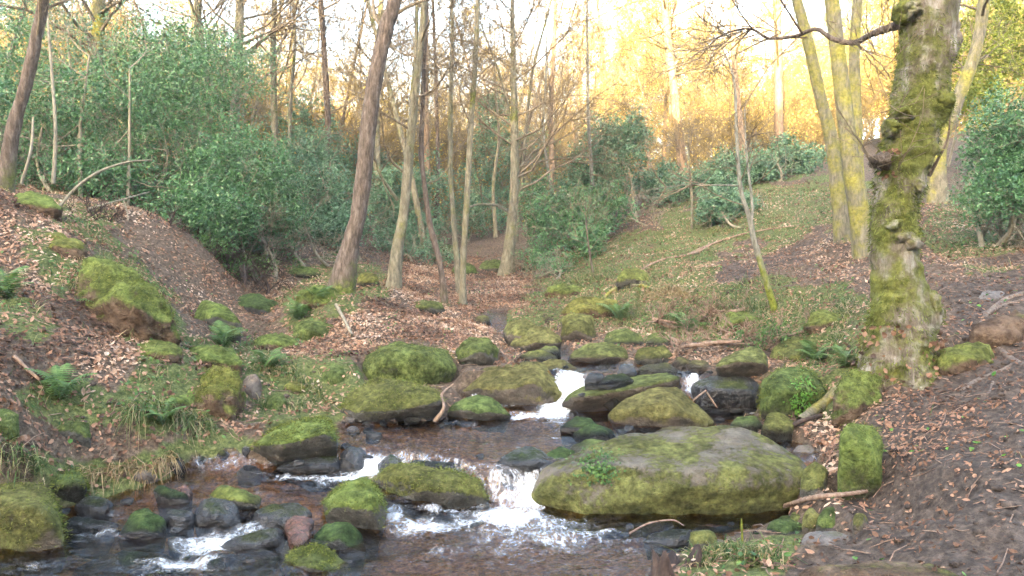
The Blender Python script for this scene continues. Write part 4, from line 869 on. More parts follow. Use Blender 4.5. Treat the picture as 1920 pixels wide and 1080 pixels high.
tree('little sapling standing on the grassy slope', [(1118, 535), (1108, 490), (1100, 430), (1098, 380)], 11.5, [7, 6, 4, 1.5], 'bark_brown', 12, .4, .7, kids=(4, 3), seed=23, extend=0, name='sapling_tree')
tree('thin leafless sapling above the fallen branches of the slope', [(1298, 430), (1297, 370), (1292, 300), (1290, 240)], 13.5, [7, 6, 4, 1.2], 'bark_grey', 16, .3, 1.1, kids=(5, 3), seed=24, extend=0, name='sapling_tree')
tree('thin sapling near the dark evergreen beyond the mound', [(930, 440), (925, 350), (935, 260), (930, 180)], 18, [9, 8, 7, 5], 'bark_grey', 12, .3, 1.6, kids=(5, 3), seed=25, extend=1.0, name='sapling_tree')

# the gnarled tree
def gnarled():
    d = 5.6
    prof = [(712, 1690, 150), (660, 1688, 150), (600, 1690, 138), (520, 1681, 108), (430, 1676, 98), (340, 1685, 100), (280, 1702, 106), (200, 1722, 116), (100, 1737, 116), (0, 1743, 124), (-120, 1752, 112), (-300, 1770, 96)]
    n, sides = 190, 64
    ctl = [P(x, y, d) for y, x, w in prof]; c = spath(ctl, n); r = spath([(w * .80 / 2 / F * d, 0, 0) for y, x, w in prof], n)[:, 0]
    tb = Tubes(); tb.add(c, r, sides); V = tb.v[0]; ctr = np.repeat(c, sides, 0); out = (V - ctr) / np.repeat(r, sides)[:, None]; R = np.repeat(r, sides)
    h = V[:, 2]
    k = 1 + .12 * fbm(V / .22, 3, 71) + .24 * np.maximum(fbm(V / .11 * [1, 1, 1.5], 3, 72), 0) - .5 * np.maximum(.10 - np.abs(vnoise(V / .09 * [1, 1, .7], 74)), 0) + .06 * fbm(V / .03, 2, 73)
    for (x, y, s, hgt) in ((1640, 305, .10, .42), (1705, 445, .13, .26), (1668, 440, .10, .16), (1770, 190, .14, .22), (1780, 90, .12, .18), (1745, 285, .12, .2), (1690, 20, .12, .2), (1660, 590, .12, .14), (1755, 580, .14, .22), (1700, 520, .06, -.10), (1735, 350, .10, .14), (1690, 240, .1, .12)):
        b = P(x, y, d - .08); k = k + hgt * np.exp(-((V - b) ** 2).sum(1) / (s * s * .5))
    ang = np.arctan2(out[:, 1], out[:, 0]); low = np.exp(-(h - h.min()) / .22)
    k = k + low * (.34 + .30 * np.sin(ang * 4 + 1.0) + .14 * np.sin(ang * 7))
    V = ctr + out * (R * k)[:, None]
    foot = np.array([c[0][0], c[0][1], gheight(c[0][0], c[0][1])[0] - .1])
    root = obj('gnarled_tree', None, None, foot, 'thick gnarled mossy tree with burls standing on the path bank', 'tree')
    V[:, 2] = np.where(h < h.min() + .02, V[:, 2] - .2, V[:, 2])
    obj('trunk', mesh('trunk', V - foot, [tb.f[0]], M['bark_gnarl']), root)
    for pth, wd in (([(1690, 45, 5.6), (1640, 62, 5.7), (1600, 80, 5.9), (1560, 72, 6.0), (1530, 55, 6.1), (1490, 68, 6.2), (1440, 71, 6.3), (1405, 54, 6.4), (1350, 68, 6.5), (1310, 110, 6.7)], [24, 16, 14, 12, 11, 10, 8, 7, 5, 3]),
                                        ([(1745, 40, 5.7), (1800, -40, 5.9), (1850, -110, 6.2)], [40, 30, 24]), ([(1742, 330, 5.6), (1775, 265, 5.5), (1782, 215, 5.5)], [10, 6, 3]), ([(1505, 64, 6.15), (1470, 10, 6.0), (1440, -40, 6.0)], [7, 5, 4])):
        V2, F2, _, _ = trunk_mesh([P(*a) for a in pth], [w / 2 / F * 5.6 for w in wd], None, 24 if wd[0] == 50 else 10, .45 if wd[0] == 50 else .14, 5); obj('limb', mesh('limb', V2 - foot, [F2], M['bark_brown' if wd[0] != 50 else 'wood_rot']), root)
    for q, (x, y, w, h_) in enumerate(((1642, 303, 46, 44), (1700, 446, 70, 60), (1668, 425, 44, 40), (1768, 195, 54, 70), (1782, 95, 40, 60), (1700, 25, 60, 50), (1752, 575, 60, 70), (1715, 350, 40, 40), (1690, 210, 50, 40), (1745, 130, 40, 40), (1658, 240, 30, 40))):
        ctr_ = P(x * .85 + 1705 * .15, y, 5.50); rb_ = np.random.default_rng(q + 50); u_ = rb_.normal(size=(16, 3)); u_ /= np.linalg.norm(u_, axis=1)[:, None]
        X, T = hull_rock(ctr_ + u_ * np.array([w / 2, 34, h_ / 2]) / F * 5.5, q + 60, 8, .30, 4, cuts=0)
        obj('burl', mesh('burl', X - foot, [T], M['bark_gnarl' if q else 'bark_burl']), root)
    rng = np.random.default_rng(5); tb = Tubes()
    bp = spath([P(*a) for a in [(1640, 62, 5.7), (1560, 72, 6.0), (1490, 68, 6.2), (1405, 54, 6.4), (1310, 110, 6.7)]], 20)
    for k in range(16):
        i = rng.integers(3, 20); branch(tb, None, bp[i], np.array([-.7, rng.normal() * .5, rng.uniform(-.6, .9)]), rng.uniform(.4, 1.0), .008, 1, rng, (5, 4, 3))
    for k in range(26):                                    # thin shoots on the trunk
        b = P(rng.uniform(1630, 1690), rng.uniform(60, 330), 5.45); branch(tb, None, b, np.array([rng.normal() * .5 - .4, -.3, rng.uniform(-.2, 1)]), rng.uniform(.25, .6), .004, 1, rng, (3, 2))
    obj('crown', mesh('crown', np.concatenate(tb.v) - foot, [np.concatenate(tb.f)], M['bark_twig']), root)
    # moss pads and clinging dead leaves
    me_v = V; nrm = out; vis = np.where((h > .5) & (h < 4) & (fbm(V / .35, 3, 81) > -.02))[0]
    pick = rng.choice(vis, 9000); pos = me_v[pick] + rng.normal(size=(9000, 3)) * .008
    dr = nrm[pick] * 1.0 + rng.normal(size=(9000, 3)) * .5 + np.array([0, 0, -.5])
    o = obj('moss', blades_mesh('moss', pos - foot, dr, rng.uniform(.012, .035, 9000), .005, M['mossblade'], rng), root); o['kind'] = 'stuff'
    lowv = np.where((h < h.min() + .42))[0]; pick = rng.choice(lowv, 190); pos = me_v[pick] + nrm[pick] * rng.uniform(.0, .07, (190, 1))
    o = obj('clinging_leaves', leaf_mesh('clinging_leaves', pos - foot, nrm[pick] + rng.normal(size=(190, 3)) * .5, rng.uniform(.025, .05, 190), .025, M['litter'], rng, rnd=rng.random(190) * .6), root); o['kind'] = 'stuff'
    pick = rng.choice(np.where(np.abs(((V - P(1650, 305, 5.4)) ** 2).sum(1)) < .04)[0], 26); pos = me_v[pick] + nrm[pick] * .05
    o = obj('ivy_leaves', leaf_mesh('ivy_leaves', pos - foot, nrm[pick] + rng.normal(size=(26, 3)) * .5, .035, .02, M['litter'], rng, rnd=rng.random(26) * .5), root); o['kind'] = 'stuff'
gnarled()

# sunlit trees beyond the shade of the valley: a few kinds, copied
def far_proto(seed, H, kind):
    rng = np.random.default_rng(seed)
    pts = [np.zeros(3)]; dv = np.array([rng.normal() * .05, rng.normal() * .05, 1.0])
    for k in range(5): dv = unit(dv + rng.normal(size=3) * .05 * [1, 1, 0]); pts.append(pts[-1] + dv * H / 5)
    R = .012 * H
    V, Fc, c, r = trunk_mesh(pts, [R, R * .85, R * .7, R * .5, R * .3, R * .1], None, 8, .05, seed)
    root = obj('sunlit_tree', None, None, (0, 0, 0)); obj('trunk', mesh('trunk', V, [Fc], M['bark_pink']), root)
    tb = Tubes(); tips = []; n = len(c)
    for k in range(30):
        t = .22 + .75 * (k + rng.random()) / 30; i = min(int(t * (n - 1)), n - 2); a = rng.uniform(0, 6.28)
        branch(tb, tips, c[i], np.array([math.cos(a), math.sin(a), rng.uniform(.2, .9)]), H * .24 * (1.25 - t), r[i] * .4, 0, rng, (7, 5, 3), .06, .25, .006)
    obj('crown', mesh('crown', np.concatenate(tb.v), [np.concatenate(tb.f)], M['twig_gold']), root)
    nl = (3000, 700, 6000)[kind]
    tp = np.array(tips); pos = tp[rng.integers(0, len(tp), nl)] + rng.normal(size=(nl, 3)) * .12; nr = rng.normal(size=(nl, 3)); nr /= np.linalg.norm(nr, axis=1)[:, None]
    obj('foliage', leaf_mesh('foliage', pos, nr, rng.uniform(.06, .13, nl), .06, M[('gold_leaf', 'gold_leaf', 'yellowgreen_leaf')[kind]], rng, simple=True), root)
    return root
protos = [far_proto(301, 13, 0), far_proto(302, 15, 1), far_proto(303, 11, 0), far_proto(304, 14, 1), far_proto(305, 10, 2)]
KIND_LABEL = ['bare golden-twigged tree with clinging copper leaves on the far sunlit slope', 'tall thin-crowned bare tree on the far sunlit slope', 'low spreading copper-leaved tree on the far sunlit slope', 'tall straight bare tree with fine gold twigs on the far sunlit slope', 'yellow-green leafy tree on the sunlit edge of the wood']
used = set()
def copy_thing(root, loc, rz, sc):
    if root.name not in used: used.add(root.name); o = root; ch = None
    else:
        o = root.copy(); COL.objects.link(o)
        for c in root.children:
            q = c.copy(); COL.objects.link(q); q.parent = o
    o.location = loc; o.rotation_euler = (0, 0, rz); o.scale = (sc,) * 3
    return o
r = random.Random(12)
spots = []
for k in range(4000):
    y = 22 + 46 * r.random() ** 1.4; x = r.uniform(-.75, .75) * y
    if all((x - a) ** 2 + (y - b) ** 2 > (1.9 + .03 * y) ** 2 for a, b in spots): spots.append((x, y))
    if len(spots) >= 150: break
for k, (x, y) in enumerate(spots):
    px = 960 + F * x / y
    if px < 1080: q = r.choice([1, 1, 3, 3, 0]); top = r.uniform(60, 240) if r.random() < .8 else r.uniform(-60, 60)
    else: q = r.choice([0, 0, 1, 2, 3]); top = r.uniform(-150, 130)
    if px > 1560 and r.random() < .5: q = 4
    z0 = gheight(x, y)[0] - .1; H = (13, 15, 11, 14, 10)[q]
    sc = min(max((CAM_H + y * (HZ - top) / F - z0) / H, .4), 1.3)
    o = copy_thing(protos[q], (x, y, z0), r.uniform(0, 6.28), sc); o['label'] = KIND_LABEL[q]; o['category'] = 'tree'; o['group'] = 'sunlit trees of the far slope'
for p_ in protos:
    if 'label' not in p_: bpy.data.objects.remove(p_)

def slim_proto(seed, H, mt):
    rng = np.random.default_rng(seed); pts = [np.zeros(3)]; dv = np.array([rng.normal() * .08, rng.normal() * .08, 1.0])
    for k in range(6): dv = unit(dv + rng.normal(size=3) * .09 * [1, 1, 0]); pts.append(pts[-1] + dv * H / 6)
    R_ = .0085 * H; V, Fc, c, r_ = trunk_mesh(pts, [R_, R_ * .85, R_ * .72, R_ * .6, R_ * .45, R_ * .3, R_ * .1], None, 8, .06, seed, .4)
    root = obj('slim_tree', None, None, (0, 0, 0)); obj('trunk', mesh('trunk', V, [Fc], M[mt]), root)
    tb = Tubes(); n = len(c)
    for k in range(17):
        t = .22 + .74 * (k + rng.random()) / 17; i = min(int(t * (n - 1)), n - 2); a = rng.uniform(0, 6.28)
        branch(tb, None, c[i], np.array([math.cos(a), math.sin(a), rng.uniform(.0, .8)]), H * .19 * (1.2 - .7 * t), r_[i] * .32, 0, rng, (5, 4, 3), .05, .26, .0035)
    obj('crown', mesh('crown', np.concatenate(tb.v), [np.concatenate(tb.f)], M['bark_twig']), root)
    return root
slims = [slim_proto(501, 9, 'bark_grey'), slim_proto(502, 11, 'bark_brown'), slim_proto(503, 8, 'bark_pale'), slim_proto(504, 10, 'bark_grey')]
SL = ['slim bare grey tree standing in the middle wood behind the holly and evergreens', 'slim bare brown tree standing in the middle wood behind the holly and evergreens', 'slim bare pale-barked tree standing in the middle wood behind the holly and evergreens', 'tall slender bare tree with level twigs in the middle wood behind the holly and evergreens']
sp3 = []
for k in range(6000):
    y = 15.5 + 12 * r.random(); x = r.uniform(-.68, .12) * y
    if all((x - a) ** 2 + (y - b) ** 2 > 2.2 for a, b in sp3): sp3.append((x, y))
    if len(sp3) >= 30: break
for k, (x, y) in enumerate(sp3):
    q = k % 4; o = copy_thing(slims[q], (x, y, gheight(x, y)[0] - .1), r.uniform(0, 6.28), r.uniform(.75, 1.2)); o['label'] = SL[q]; o['category'] = 'tree'; o['group'] = 'slim bare trees of the middle wood'

# low golden thicket under the far trees
def thicket_proto(seed):
    rng = np.random.default_rng(seed); root = obj('thicket_bush', None, None, (0, 0, 0)); tips = []
    tb = Tubes()
    for k in range(16):
        a = rng.uniform(0, 6.28); branch(tb, tips, np.array([math.cos(a) * .3, math.sin(a) * .3, 0]), np.array([math.cos(a) * .5, math.sin(a) * .5, 1.0]), rng.uniform(1.6, 3.0), .02, 0, rng, (6, 5, 3), .03, .22, .006)
    obj('stems', mesh('stems', np.concatenate(tb.v), [np.concatenate(tb.f)], M['twig_gold']), root)['kind'] = 'stuff'
    tp = np.array(tips); nl = 1100; pos = tp[rng.integers(0, len(tp), nl)] + rng.normal(size=(nl, 3)) * .1; nr = rng.normal(size=(nl, 3)); nr /= np.linalg.norm(nr, axis=1)[:, None]
    obj('foliage', leaf_mesh('foliage', pos, nr, rng.uniform(.05, .1, nl), .05, M['gold_leaf'], rng), root)
    return root
tps_ = [thicket_proto(401), thicket_proto(402)]
tl = ['low twiggy golden bush under the far sunlit trees', 'low copper-leaved bush under the far sunlit trees']
sp2 = []
for k in range(3000):
    y = 20 + 32 * r.random(); x = r.uniform(-.6, .75) * y
    if all((x - a) ** 2 + (y - b) ** 2 > 3.2 for a, b in sp2): sp2.append((x, y))
    if len(sp2) >= 80: break
for k, (x, y) in enumerate(sp2):
    o = copy_thing(tps_[k % 2], (x, y, gheight(x, y)[0] - .1), r.uniform(0, 6.28), r.uniform(.7, 1.5)); o['label'] = tl[k % 2]; o['category'] = 'bush'; o['group'] = 'low bushes under the far trees'

# ------------------------------------------------------------------ evergreen shrubs
def shrub(label, blobs, n, mt, ls=.06, seed=0, name='holly_shrub', group=None, stems=5, cl=.20, stem_mat='stem_pale'):
    """blobs: pixel centre, pixel half-sizes, distance; leaves stand in sprays through the volume"""
    rng = np.random.default_rng(seed + 900); C = []; S = []; Wt = []
    for px, py, rx, ry, d in blobs:
        C.append(P(px, py, d)); S.append((rx / F * d, max(rx, ry) * .8 / F * d, ry / F * d)); Wt.append(rx * ry)
    C = np.array(C); S = np.array(S); Wt = np.array(Wt) / sum(Wt)
    nc = n // 22; b = rng.choice(len(C), nc, p=Wt); u = rng.normal(size=(nc, 3)); u /= np.linalg.norm(u, axis=1)[:, None]
    rad = rng.random(nc) ** .42 * (1 + .22 * fbm(u * 2.3 + seed, 3, seed + 1))
    cc = C[b] + u * rad[:, None] * S[b]
    g = gheight(cc[:, 0], cc[:, 1]); cc = cc[cc[:, 2] > g + .05]; nc = len(cc)
    ax = rng.normal(size=(nc, 3)) + np.array([0, -.3, .4]); ax /= np.linalg.norm(ax, axis=1)[:, None]
    k = np.repeat(np.arange(nc), 22); m_ = len(k)
    pos = cc[k] + ax[k] * rng.uniform(-cl, cl, (m_, 1)) + rng.normal(size=(m_, 3)) * cl * .28
    nr = rng.normal(size=(m_, 3)) * .8 + np.array([0, -.15, .75]); nr /= np.linalg.norm(nr, axis=1)[:, None]
    rnd = np.clip(rng.random(m_) * .7 + rng.random(nc)[k] * .3, 0, 1)
    ctr = C.mean(0); foot = np.array([ctr[0], ctr[1], gheight(ctr[0], ctr[1])[0] - .05])
    root = obj(name, None, None, foot, label, 'shrub', group)
    obj('foliage', leaf_mesh('foliage', pos - foot, nr, rng.uniform(.7, 1.25, m_) * ls, ls * .48, M[mt], rng, fold=.35, rnd=rnd, simple=True), root)
    for s in range(stems):
        tb = Tubes()
        j = rng.integers(0, len(C)); top = C[j] + rng.normal(size=3) * S[j] * .4; ft = np.array([top[0] + rng.normal() * .3, top[1] + rng.normal() * .2, 0]); ft[2] = gheight(ft[0], ft[1])[0] - .05
        pth = spath([ft, (ft * .6 + top * .4) + rng.normal(size=3) * .12, top], 8); tb.add(pth, np.linspace(.03, .012, 8), 6)
        for q in range(7):
            i = rng.integers(2, 8); branch(tb, None, pth[i], rng.normal(size=3) + np.array([0, 0, .4]), S[j].mean() * .9, .010, 1, rng, (4, 4, 3))
        obj('stem', mesh('stem', np.concatenate(tb.v) - foot, [np.concatenate(tb.f)], M[stem_mat]), root)
    return root
shrub('dense dark holly filling the slope behind the left leaf bank', [(250, 250, 190, 150, 11), (330, 150, 160, 100, 11.5), (180, 330, 120, 60, 10)], 36000, 'holly', seed=1, stems=11, ls=.048, cl=.17)
shrub('dense holly hanging low toward the gully', [(440, 350, 130, 120, 10.8), (380, 400, 110, 70, 10), (500, 420, 80, 70, 11)], 30000, 'holly', seed=2, stems=11, ls=.048, cl=.17)
shrub('holly with tall pale stems beside the orange-brown leaning trunk', [(60, 230, 130, 130, 10), (20, 120, 110, 110, 11), (-80, 260, 120, 140, 10)], 21000, 'holly', seed=3, stems=10, ls=.048, cl=.17)
shrub('thin high holly growing up toward the pale sky', [(200, 90, 160, 80, 13), (60, 20, 120, 70, 13), (330, 90, 130, 70, 13), (450, 120, 90, 70, 13.5)], 13000, 'holly_blue', seed=4, stems=9, ls=.05)
shrub('blue-green bush beneath the leaning brown tree', [(610, 390, 70, 85, 13.5), (590, 300, 50, 60, 14), (640, 430, 50, 40, 13)], 9000, 'holly_blue', seed=5, ls=.065, name='evergreen_bush')
shrub('dark teal evergreen behind the slender forked tree', [(730, 400, 60, 90, 16.5), (790, 360, 60, 80, 17), (770, 440, 70, 40, 16)], 9000, 'holly_blue', seed=6, ls=.075, name='evergreen_bush')
shrub('narrow evergreen rising behind the straight grey tree', [(920, 330, 60, 80, 20), (925, 230, 40, 70, 20.5), (890, 400, 70, 50, 18.5)], 8000, 'holly_blue', seed=7, ls=.085, name='evergreen_bush')
shrub('fresh green evergreen with rounded top on the slope crest', [(1140, 290, 75, 70, 16), (1180, 250, 45, 40, 16.2), (1100, 340, 60, 50, 15.8)], 9000, 'holly_blue', seed=8, ls=.075, name='evergreen_bush')
shrub('sprawling dark evergreen under the fresh green one', [(1060, 410, 80, 55, 14.5), (1120, 390, 70, 50, 14.8), (1010, 390, 50, 60, 15.5), (1100, 450, 40, 30, 13.5)], 10000, 'holly', seed=9, ls=.07, name='evergreen_bush')
shrub('low blue-green rhododendron bank on the slope crest', [(1400, 320, 90, 45, 17), (1480, 300, 70, 45, 17.5), (1330, 350, 60, 40, 16.5)], 10000, 'holly_blue', seed=10, ls=.085, name='rhododendron_bush')
shrub('small evergreen tuft between the slope crest and dead sapling', [(1230, 340, 60, 35, 17), (1260, 360, 50, 30, 16.5)], 4000, 'holly_blue', seed=11, ls=.08, name='evergreen_bush')
shrub('low blue-green bush close behind the dead pale sapling', [(1365, 385, 50, 30, 13.5), (1340, 395, 30, 20, 13.2)], 3500, 'holly_blue', seed=16, ls=.07, name='evergreen_bush')
shrub('glossy holly overhanging the path beyond the gnarled tree', [(1890, 260, 85, 100, 8.6), (1870, 360, 70, 60, 8.3), (1950, 330, 90, 120, 8.5)], 16000, 'holly', seed=12, stems=8, ls=.045, cl=.15)
shrub('yellow-green sunlit bush high above the glossy holly', [(1880, 110, 100, 80, 14), (1830, 190, 60, 50, 13.5), (1940, 40, 90, 80, 14.5), (1850, 30, 70, 50, 15)], 9000, 'yellowgreen_leaf', seed=13, ls=.08, name='evergreen_bush')
shrub('dim evergreen thicket behind the blue-green bush', [(570, 250, 80, 80, 20), (650, 300, 60, 60, 21), (500, 330, 60, 60, 19)], 6000, 'holly_blue', seed=14, ls=.09, name='evergreen_bush')
shrub('grey-green thicket filling the gap beyond the mound', [(860, 440, 60, 40, 22), (1000, 300, 60, 60, 24), (700, 340, 50, 60, 22)], 7000, 'holly_blue', seed=15, ls=.095, name='evergreen_bush')

shrub('low dark bramble tangle between the leaf bank and the holly', [(250, 440, 80, 26, 8.6), (340, 465, 90, 28, 9.4), (180, 410, 50, 20, 8.4)], 2600, 'groundleaf', seed=21, ls=.04, name='bramble_bush', stems=10, cl=.12, stem_mat='wood_rot')
shrub('thin bramble tangle in the hollow behind the gully', [(430, 500, 80, 22, 10), (510, 490, 60, 22, 10.8)], 1500, 'groundleaf', seed=22, ls=.04, name='bramble_bush', stems=9, cl=.12, stem_mat='wood_rot')
shrub('low grey-green bush at the back of the leafy slope', [(800, 485, 60, 28, 15), (760, 470, 50, 35, 15.5)], 2600, 'holly_blue', seed=23, ls=.06, name='evergreen_bush', cl=.15)
shrub('low bush beside the foot of the straight grey tree', [(1010, 475, 45, 35, 13.8), (1040, 500, 35, 25, 13)], 2200, 'holly', seed=24, ls=.05, name='evergreen_bush', cl=.15)
shrub('bramble arching over the bank above the side falls', [(1400, 640, 70, 22, 7.2), (1470, 625, 60, 22, 7)], 1300, 'groundleaf', seed=25, ls=.03, name='bramble_bush', stems=8, cl=.1, stem_mat='wood_dead')
shrub('bramble on the slope beneath the rust-coloured bracken', [(1250, 600, 60, 18, 8.8), (1330, 590, 50, 18, 8.6)], 1200, 'groundleaf', seed=26, ls=.03, name='bramble_bush', stems=8, cl=.1, stem_mat='wood_dead')
# pale bent boughs in front of the holly
def stick(label, pxs, w, mt, name='fallen_branch', cat='branch', group=None, lift=0.0, seed=0, ground=True, rough=.12, sides=8):
    pts = []
    for a in pxs:
        if len(a) == 3: pts.append(P(*a))
        else: q = hit(*a); q[2] += lift; pts.append(q)
    pts = np.array(pts); d = pts[:, 1].mean(); rad = [x / 2 / F * d for x in (w if isinstance(w, (list, tuple)) else [w] * len(pxs))]
    V, Fc, _, _ = trunk_mesh(pts, rad, None, sides, rough, seed + 3)
    b = pts[0]; return obj(name, mesh(name, V - b, [Fc], M[mt]), None, b, label, cat, group)
stick('pale arching bough bending out of the left bank under the holly', [(105, 395, 8.2), (145, 350, 8.3), (190, 320, 8.4), (240, 304, 8.6), (285, 300, 8.8)], [8, 8, 7, 5, 3], 'stem_pale')
stick('thin pale straight stick leaning low in the holly', [(165, 392, 8.2), (215, 378, 8.5), (280, 360, 9)], [5, 4, 3], 'stem_pale')
stick('thin pale upright stem before the dark holly', [(232, 445, 8.4), (240, 410, 8.5), (232, 375, 8.6)], [5, 4, 3], 'stem_pale')
stick('tall pale stem standing at the edge of the holly', [(100, 345, 8.2), (104, 250, 8.3), (98, 150, 8.5), (88, 20, 8.8)], [9, 8, 7, 5], 'stem_pale')
stick('pale crooked stem near the orange-brown leaning trunk', [(40, 345, 7.9), (58, 280, 8.0), (62, 220, 8.2)], [8, 7, 5], 'stem_pale')
stick('short broken log lying beside the upper pool', [(1240, 632, 7.9), (1275, 645, 7.7), (1312, 660, 7.5)], [20, 19, 17], 'wood_dead', 'fallen_log', 'log', sides=12)
stick('mossy yellow root arching over the grassy slope', [(1120, 575), (1150, 548), (1180, 540), (1210, 542), (1245, 555)], [9, 9, 8, 8, 6], 'bark_mossy', lift=.03)
stick('brown fallen branch lying up the slope below the mud', [(1180, 520), (1240, 490), (1300, 478), (1345, 455)], [3, 5, 6, 4], 'wood_dead', lift=.02)
stick('dark fallen branch on the slope under the low blue-green bush', [(1290, 480), (1330, 462), (1400, 440), (1500, 425)], [5, 5, 4, 2], 'wood_dead', lift=.02)
stick('bark-stripped branch beside the upright mossy slab', [(1440, 980), (1520, 960), (1580, 950), (1625, 942)], [10, 14, 12, 9], 'wood_dead', lift=.06)
stick('thin twig arching from the pool by the huge boulder', [(1180, 1000, 4.05), (1215, 982, 4.1), (1260, 975, 4.15), (1282, 985, 4.1)], [5, 5, 4, 2], 'wood_dead', 'twig', 'twig')
stick('bleached broken stick standing at the pool margin', [(1392, 1018, 3.75), (1391, 990, 3.75), (1390, 972, 3.75)], [6, 6, 4], 'bark_pale', 'twig', 'twig')
stick('forked dead root between the sloping slab and moss-topped rock', [(815, 790, 5.75), (832, 765, 5.75), (828, 740, 5.9), (850, 720, 6.0)], [10, 9, 7, 4], 'wood_dead', 'dead_root', 'root')
stick('thin stick jammed against the black wet block', [(1300, 750, 5.9), (1320, 735, 6.0), (1340, 722, 6.1)], [5, 5, 4], 'wood_dead', 'twig', 'twig')
stick('bent wet stick hanging on the face of the black wet block', [(1325, 735, 5.85), (1338, 755, 5.85), (1345, 765, 5.85)], [5, 4, 3], 'wood_dead', 'twig', 'twig')
stick('broken stick lying in the leaves of the left bank', [(28, 685), (50, 705), (75, 730)], [10, 9, 7], 'wood_dead', lift=.04)
stick('grey stub of branch stuck in the leafy mound', [(630, 585), (645, 610), (660, 640)], [9, 8, 7], 'stem_pale', lift=.06)
stick('mossy root spilling from the clover block to the path', [(1500, 800), (1540, 770), (1570, 745), (1600, 720)], [22, 26, 26, 24], 'bark_mossy', 'mossy_root', 'root', lift=.04, sides=12)
stick('dark curved root crossing the leaves by the huge boulder', [(1440, 830), (1480, 815), (1510, 800), (1540, 790)], [10, 12, 12, 10], 'wood_rot', 'mossy_root', 'root', lift=.04)
for lb, pp, w in (('pale worn root snaking over the path into the bank', [(1960, 548), (1915, 552), (1880, 565), (1850, 590), (1835, 612)], [16, 16, 15, 12, 8]), ('bent pale root below the worn rounded rock', [(1862, 640), (1880, 660), (1905, 680), (1950, 700)], [14, 16, 18, 18]),
                  ('root running level beside the earthy grey boulder', [(1800, 735), (1830, 715), (1870, 700), (1910, 680)], [10, 13, 13, 10]), ('short root end poking from the path bank', [(1838, 745), (1855, 735), (1862, 715)], [9, 8, 7]), ('upper root over the worn rounded rock', [(1840, 590), (1890, 570), (1940, 560)], [10, 12, 12])):
    stick(lb, pp, w, 'root', 'exposed_root', 'root', lift=-.004, sides=10)
# rotten stump at the pool edge
def stump():
    b = P(1262, 1085, dep(1085, 0.0)); rng = np.random.default_rng(4)
    tb = Tubes(); n = 22; zz = np.linspace(-.1, .07, n); c = np.stack([b[0] + zz * .15, np.full(n, b[1]), zz], 1); tb.add(c, np.linspace(.13, .10, n), 40); V = tb.v[0]
    ctr = np.repeat(c, 40, 0); out = V - ctr; ang = np.arctan2(out[:, 1], out[:, 0])
    V = ctr + out * (1 + .18 * np.sin(ang * 3 + 1) + .25 * fbm(V / [.05, .05, .2], 3, 6))[:, None]
    V[:, 2] += np.where(np.repeat(zz, 40) > .03, .05 * np.sin(ang * 2 + .5) + .05 * np.sin(ang * 5), 0)
    i = np.arange(40) + (n - 1) * 40; V = np.vstack([V, [c[-1][0], c[-1][1], .0]]); T = np.stack([i, np.roll(i, -1), np.full(40, len(V) - 1)], 1)
    obj('rotten_stump', mesh('rotten_stump', V - b, [tb.f[0], T], M['wood_rot']), None, b, 'dark rotten wood stump at the grassy pool edge', 'stump')
stump()

# ------------------------------------------------------------------ ground cover
rng = np.random.default_rng(21)
def scatter(n, x0, x1, y0, y1):
    x = rng.uniform(x0, x1, n); y = y0 + (y1 - y0) * rng.random(n); z = gheight(x, y); return x, y, z
x, y, z = scatter(380000, -7.0, 6.0, 2.2, 16)
md, g_, lt = cover(x, y, z)
wet = inpoly(x, y, STREAM) | (z < water_z(x, y) + .015)
clump = .5 + .5 * n2(x, y, .35, 3, 77)
prob = np.where(lt > .9, 1.0, .66 * clump) * np.where(md > .5, .75, 1) * np.where((g_ > .45) & (lt < .9), .9, 1) * np.where(y > 11, .6, 1)
k = (~wet) & (rng.random(len(x)) < prob)
x, y, z = x[k], y[k], z[k]; nn = gnormal(x, y); m_ = len(x)
nn = nn + rng.normal(size=(m_, 3)) * .33; nn /= np.linalg.norm(nn, axis=1)[:, None]
rnd = np.clip(.65 * rng.random(m_) + .15 + .75 * n2(x, y, .45, 4, 78), 0, 1) * np.where(md[k] > .5, .62, 1)
sz = np.where(md[k] > .5, .75, 1)
pl_ = np.stack([x, y, z + rng.uniform(.004, .035, m_)], 1); ll_ = (.014 + .044 * rng.random(m_) ** 1.6) * sz; lw_ = (.010 + .026 * rng.random(m_) ** 1.4) * sz
for far_, lb_ in ((False, 'brown fallen leaves strewn over both near banks'), (True, 'brown fallen leaves carpeting the slopes behind the boulders')):
    q = (y > 5.6) == far_
    obj('fallen_leaves', leaf_mesh('fallen_leaves', pl_[q], nn[q], ll_[q], lw_[q], M['litter'], rng, curl=.28, rnd=rnd[q], simple=far_), None, (0, 0, 0), lb_, 'leaves', kind='stuff')
# grass
x, y, z = scatter(190000, -6, 9, 2.4, 18)
md, g_, lt = cover(x, y, z); tuft = n2(x, y, .22, 2, 91)
wet = inpoly(x, y, STREAM) | (z < water_z(x, y) + .01)
k = (~wet) & (rng.random(len(x)) < np.where(g_ > .45, .5, .05) * sstep(-.05, .45, tuft) * np.where(md > .5, .1, 1))
x, y, z = x[k], y[k], z[k]; m_ = len(x); dr = gnormal(x, y) * .5 + rng.normal(size=(m_, 3)) * .4 + np.array([0, 0, .7])
obj('grass', blades_mesh('grass', np.stack([x, y, z - .01], 1), dr, rng.uniform(.06, .2, m_), .005, M['grass'], rng, .9), None, (0, 0, 0), 'short green grass tufts on the banks', 'grass', kind='stuff')
